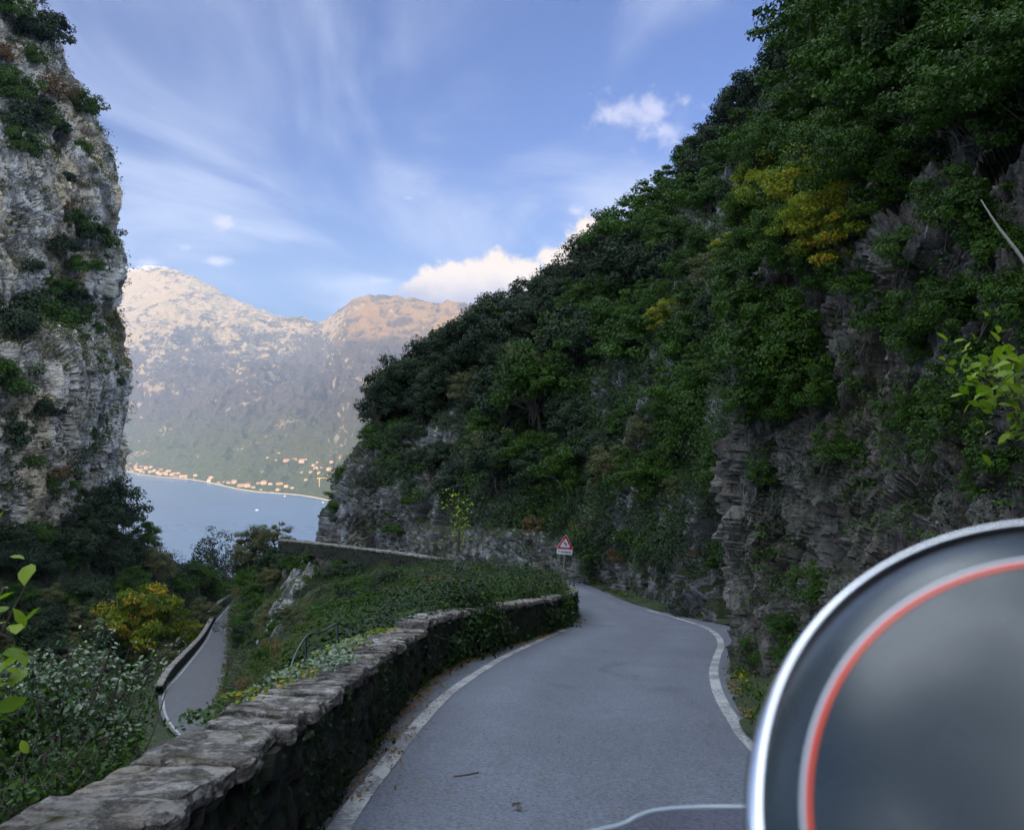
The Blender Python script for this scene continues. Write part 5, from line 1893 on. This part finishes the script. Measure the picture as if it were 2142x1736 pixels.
G = np.stack([np.stack([sh_[:, 0], sh_[:, 1] + o_, np.full(300, LAKE + z)], 1) for o_, z in ((-12, -1), (-6, 1.4), (8, 3.5), (22, 4))], 0)
tag(mk('shore', G.reshape(-1, 3), grid_faces(*G.shape[:2]), M['beach'], smooth=True), kind='structure')

cr_ = hit(668, 1018, ['mtn'])
if cr_:
    cp_ = cr_[0]
    crane = bpy.data.objects.new('tower_crane', None)
    COL.objects.link(crane)
    crane.location = tuple(cp_)
    tag(crane, 'yellow tower crane standing among the houses of the far shore', 'crane')
    M['crane'] = plain('crane_yellow', (.75, .5, .12), .7)
    for nm, bx_ in (('mast', (0, 0, 16, 2, 2, 34)), ('jib', (14, 0, 33, 44, 1.6, 1.6)), ('counterweight', (-7, 0, 31, 3, 2, 3)), ('cab', (2, 0, 30, 2.4, 2.4, 3))):
        V1, Q1 = boxm(*bx_)
        mk(nm, V1, Q1, M['crane'], crane)

M['boat_white'] = plain('boat_white', (.8, .8, .8), .4, var=.03)


def boat(u, v, L, label):
    r_ = ray(u, v)
    p_ = r_ * (LAKE / r_[2])
    root = bpy.data.objects.new('boat', None)
    COL.objects.link(root)
    root.location = (p_[0], p_[1], LAKE + .02)
    tag(root, label, 'boat')
    x = np.linspace(-1, 1, 14)
    hw = .16 * L * np.sqrt(np.clip(1 - np.clip(x, -.2, 1) ** 2, 0, 1)) * np.where(x < -.2, .95, 1)
    G = np.stack([np.stack([x * L / 2, hw * a, np.full(14, z)], 1) for a, z in ((0, 1.25), (1, 1.3), (.75, -.3), (-.75, -.3), (-1, 1.3), (0, 1.25))], 0)
    mk('hull', G.reshape(-1, 3), grid_faces(*G.shape[:2]), M['boat_white'], root)
    V1, Q1 = boxm(-.05 * L, 0, 1.9, L * .4, L * .18, 1.5)
    mk('cabin', V1, Q1, M['boat_white'], root)


boat(879 * .6115, 1745 * .6115, 11, 'white motorboat alone out on the lake below the far slope')
boat(596, 1052 - 18 + 4, 9, 'small white boat lying just off the shore near the middle')
boat(676, 1051, 9, 'small white boat off the shore close to the spur')
boat(290, 993.5, 10, 'small white boat off the left end of the village')

# ------------------------------------------------------------------ haze
V_, Q_ = boxm(0, 4000, 650, 21000, 15600, 3000)
V_[:, 2] = np.where(V_[:, 2] < 0, LAKE - 80, 1980)
hz = mk('haze', V_, Q_, None)
hm = bpy.data.materials.new('haze')
hm.use_nodes = True
ht = NT(hm.node_tree)
hm.node_tree.nodes.clear()
ho = ht.n('ShaderNodeOutputMaterial')
pv = ht.n('ShaderNodeVolumePrincipled')
pv.inputs['Color'].default_value = (.68, .81, 1.0, 1)
pv.inputs['Density'].default_value = 4.9e-5
pv.inputs['Anisotropy'].default_value = 0.0
ht.t.links.new(pv.outputs[0], ho.inputs['Volume'])
hz.data.materials.append(hm)
tag(hz, 'pale evening haze filling the air over the lake', 'haze', kind='stuff')


# ------------------------------------------------------------------ labels: members of a group are told apart by their order in the picture
def ordinal(n):
    units = ['', 'first', 'second', 'third', 'fourth', 'fifth', 'sixth', 'seventh', 'eighth', 'ninth']
    teens = ['tenth', 'eleventh', 'twelfth', 'thirteenth', 'fourteenth', 'fifteenth', 'sixteenth', 'seventeenth', 'eighteenth', 'nineteenth']
    if n < 10:
        return units[n]
    if n < 20:
        return teens[n - 10]
    tens = {2: 'twent', 3: 'thirt', 4: 'fort', 5: 'fift', 6: 'sixt', 7: 'sevent', 8: 'eight'}[n // 10]
    return tens + ('ieth' if n % 10 == 0 else 'y-' + units[n % 10])


fam = {}
for o in SC.objects:
    if o.parent is None and 'category' in o and 'label' in o and o.get('kind') is None :
        fam.setdefault(o['label'], []).append(o)
for lab, os_ in fam.items():
    if len(os_) < 2 or len(os_) > 80:
        continue
    lab = ' '.join(lab.split()[:12])
    us__ = pu(np.array([tuple(o.location) for o in os_]) + (0, 0, .5))[0]
    for k, i in enumerate(np.argsort(us__)):
        os_[int(i)]['label'] = lab + ', ' + (ordinal(k + 1) + ' from the left' if k < len(os_) - 1 else 'rightmost of them')
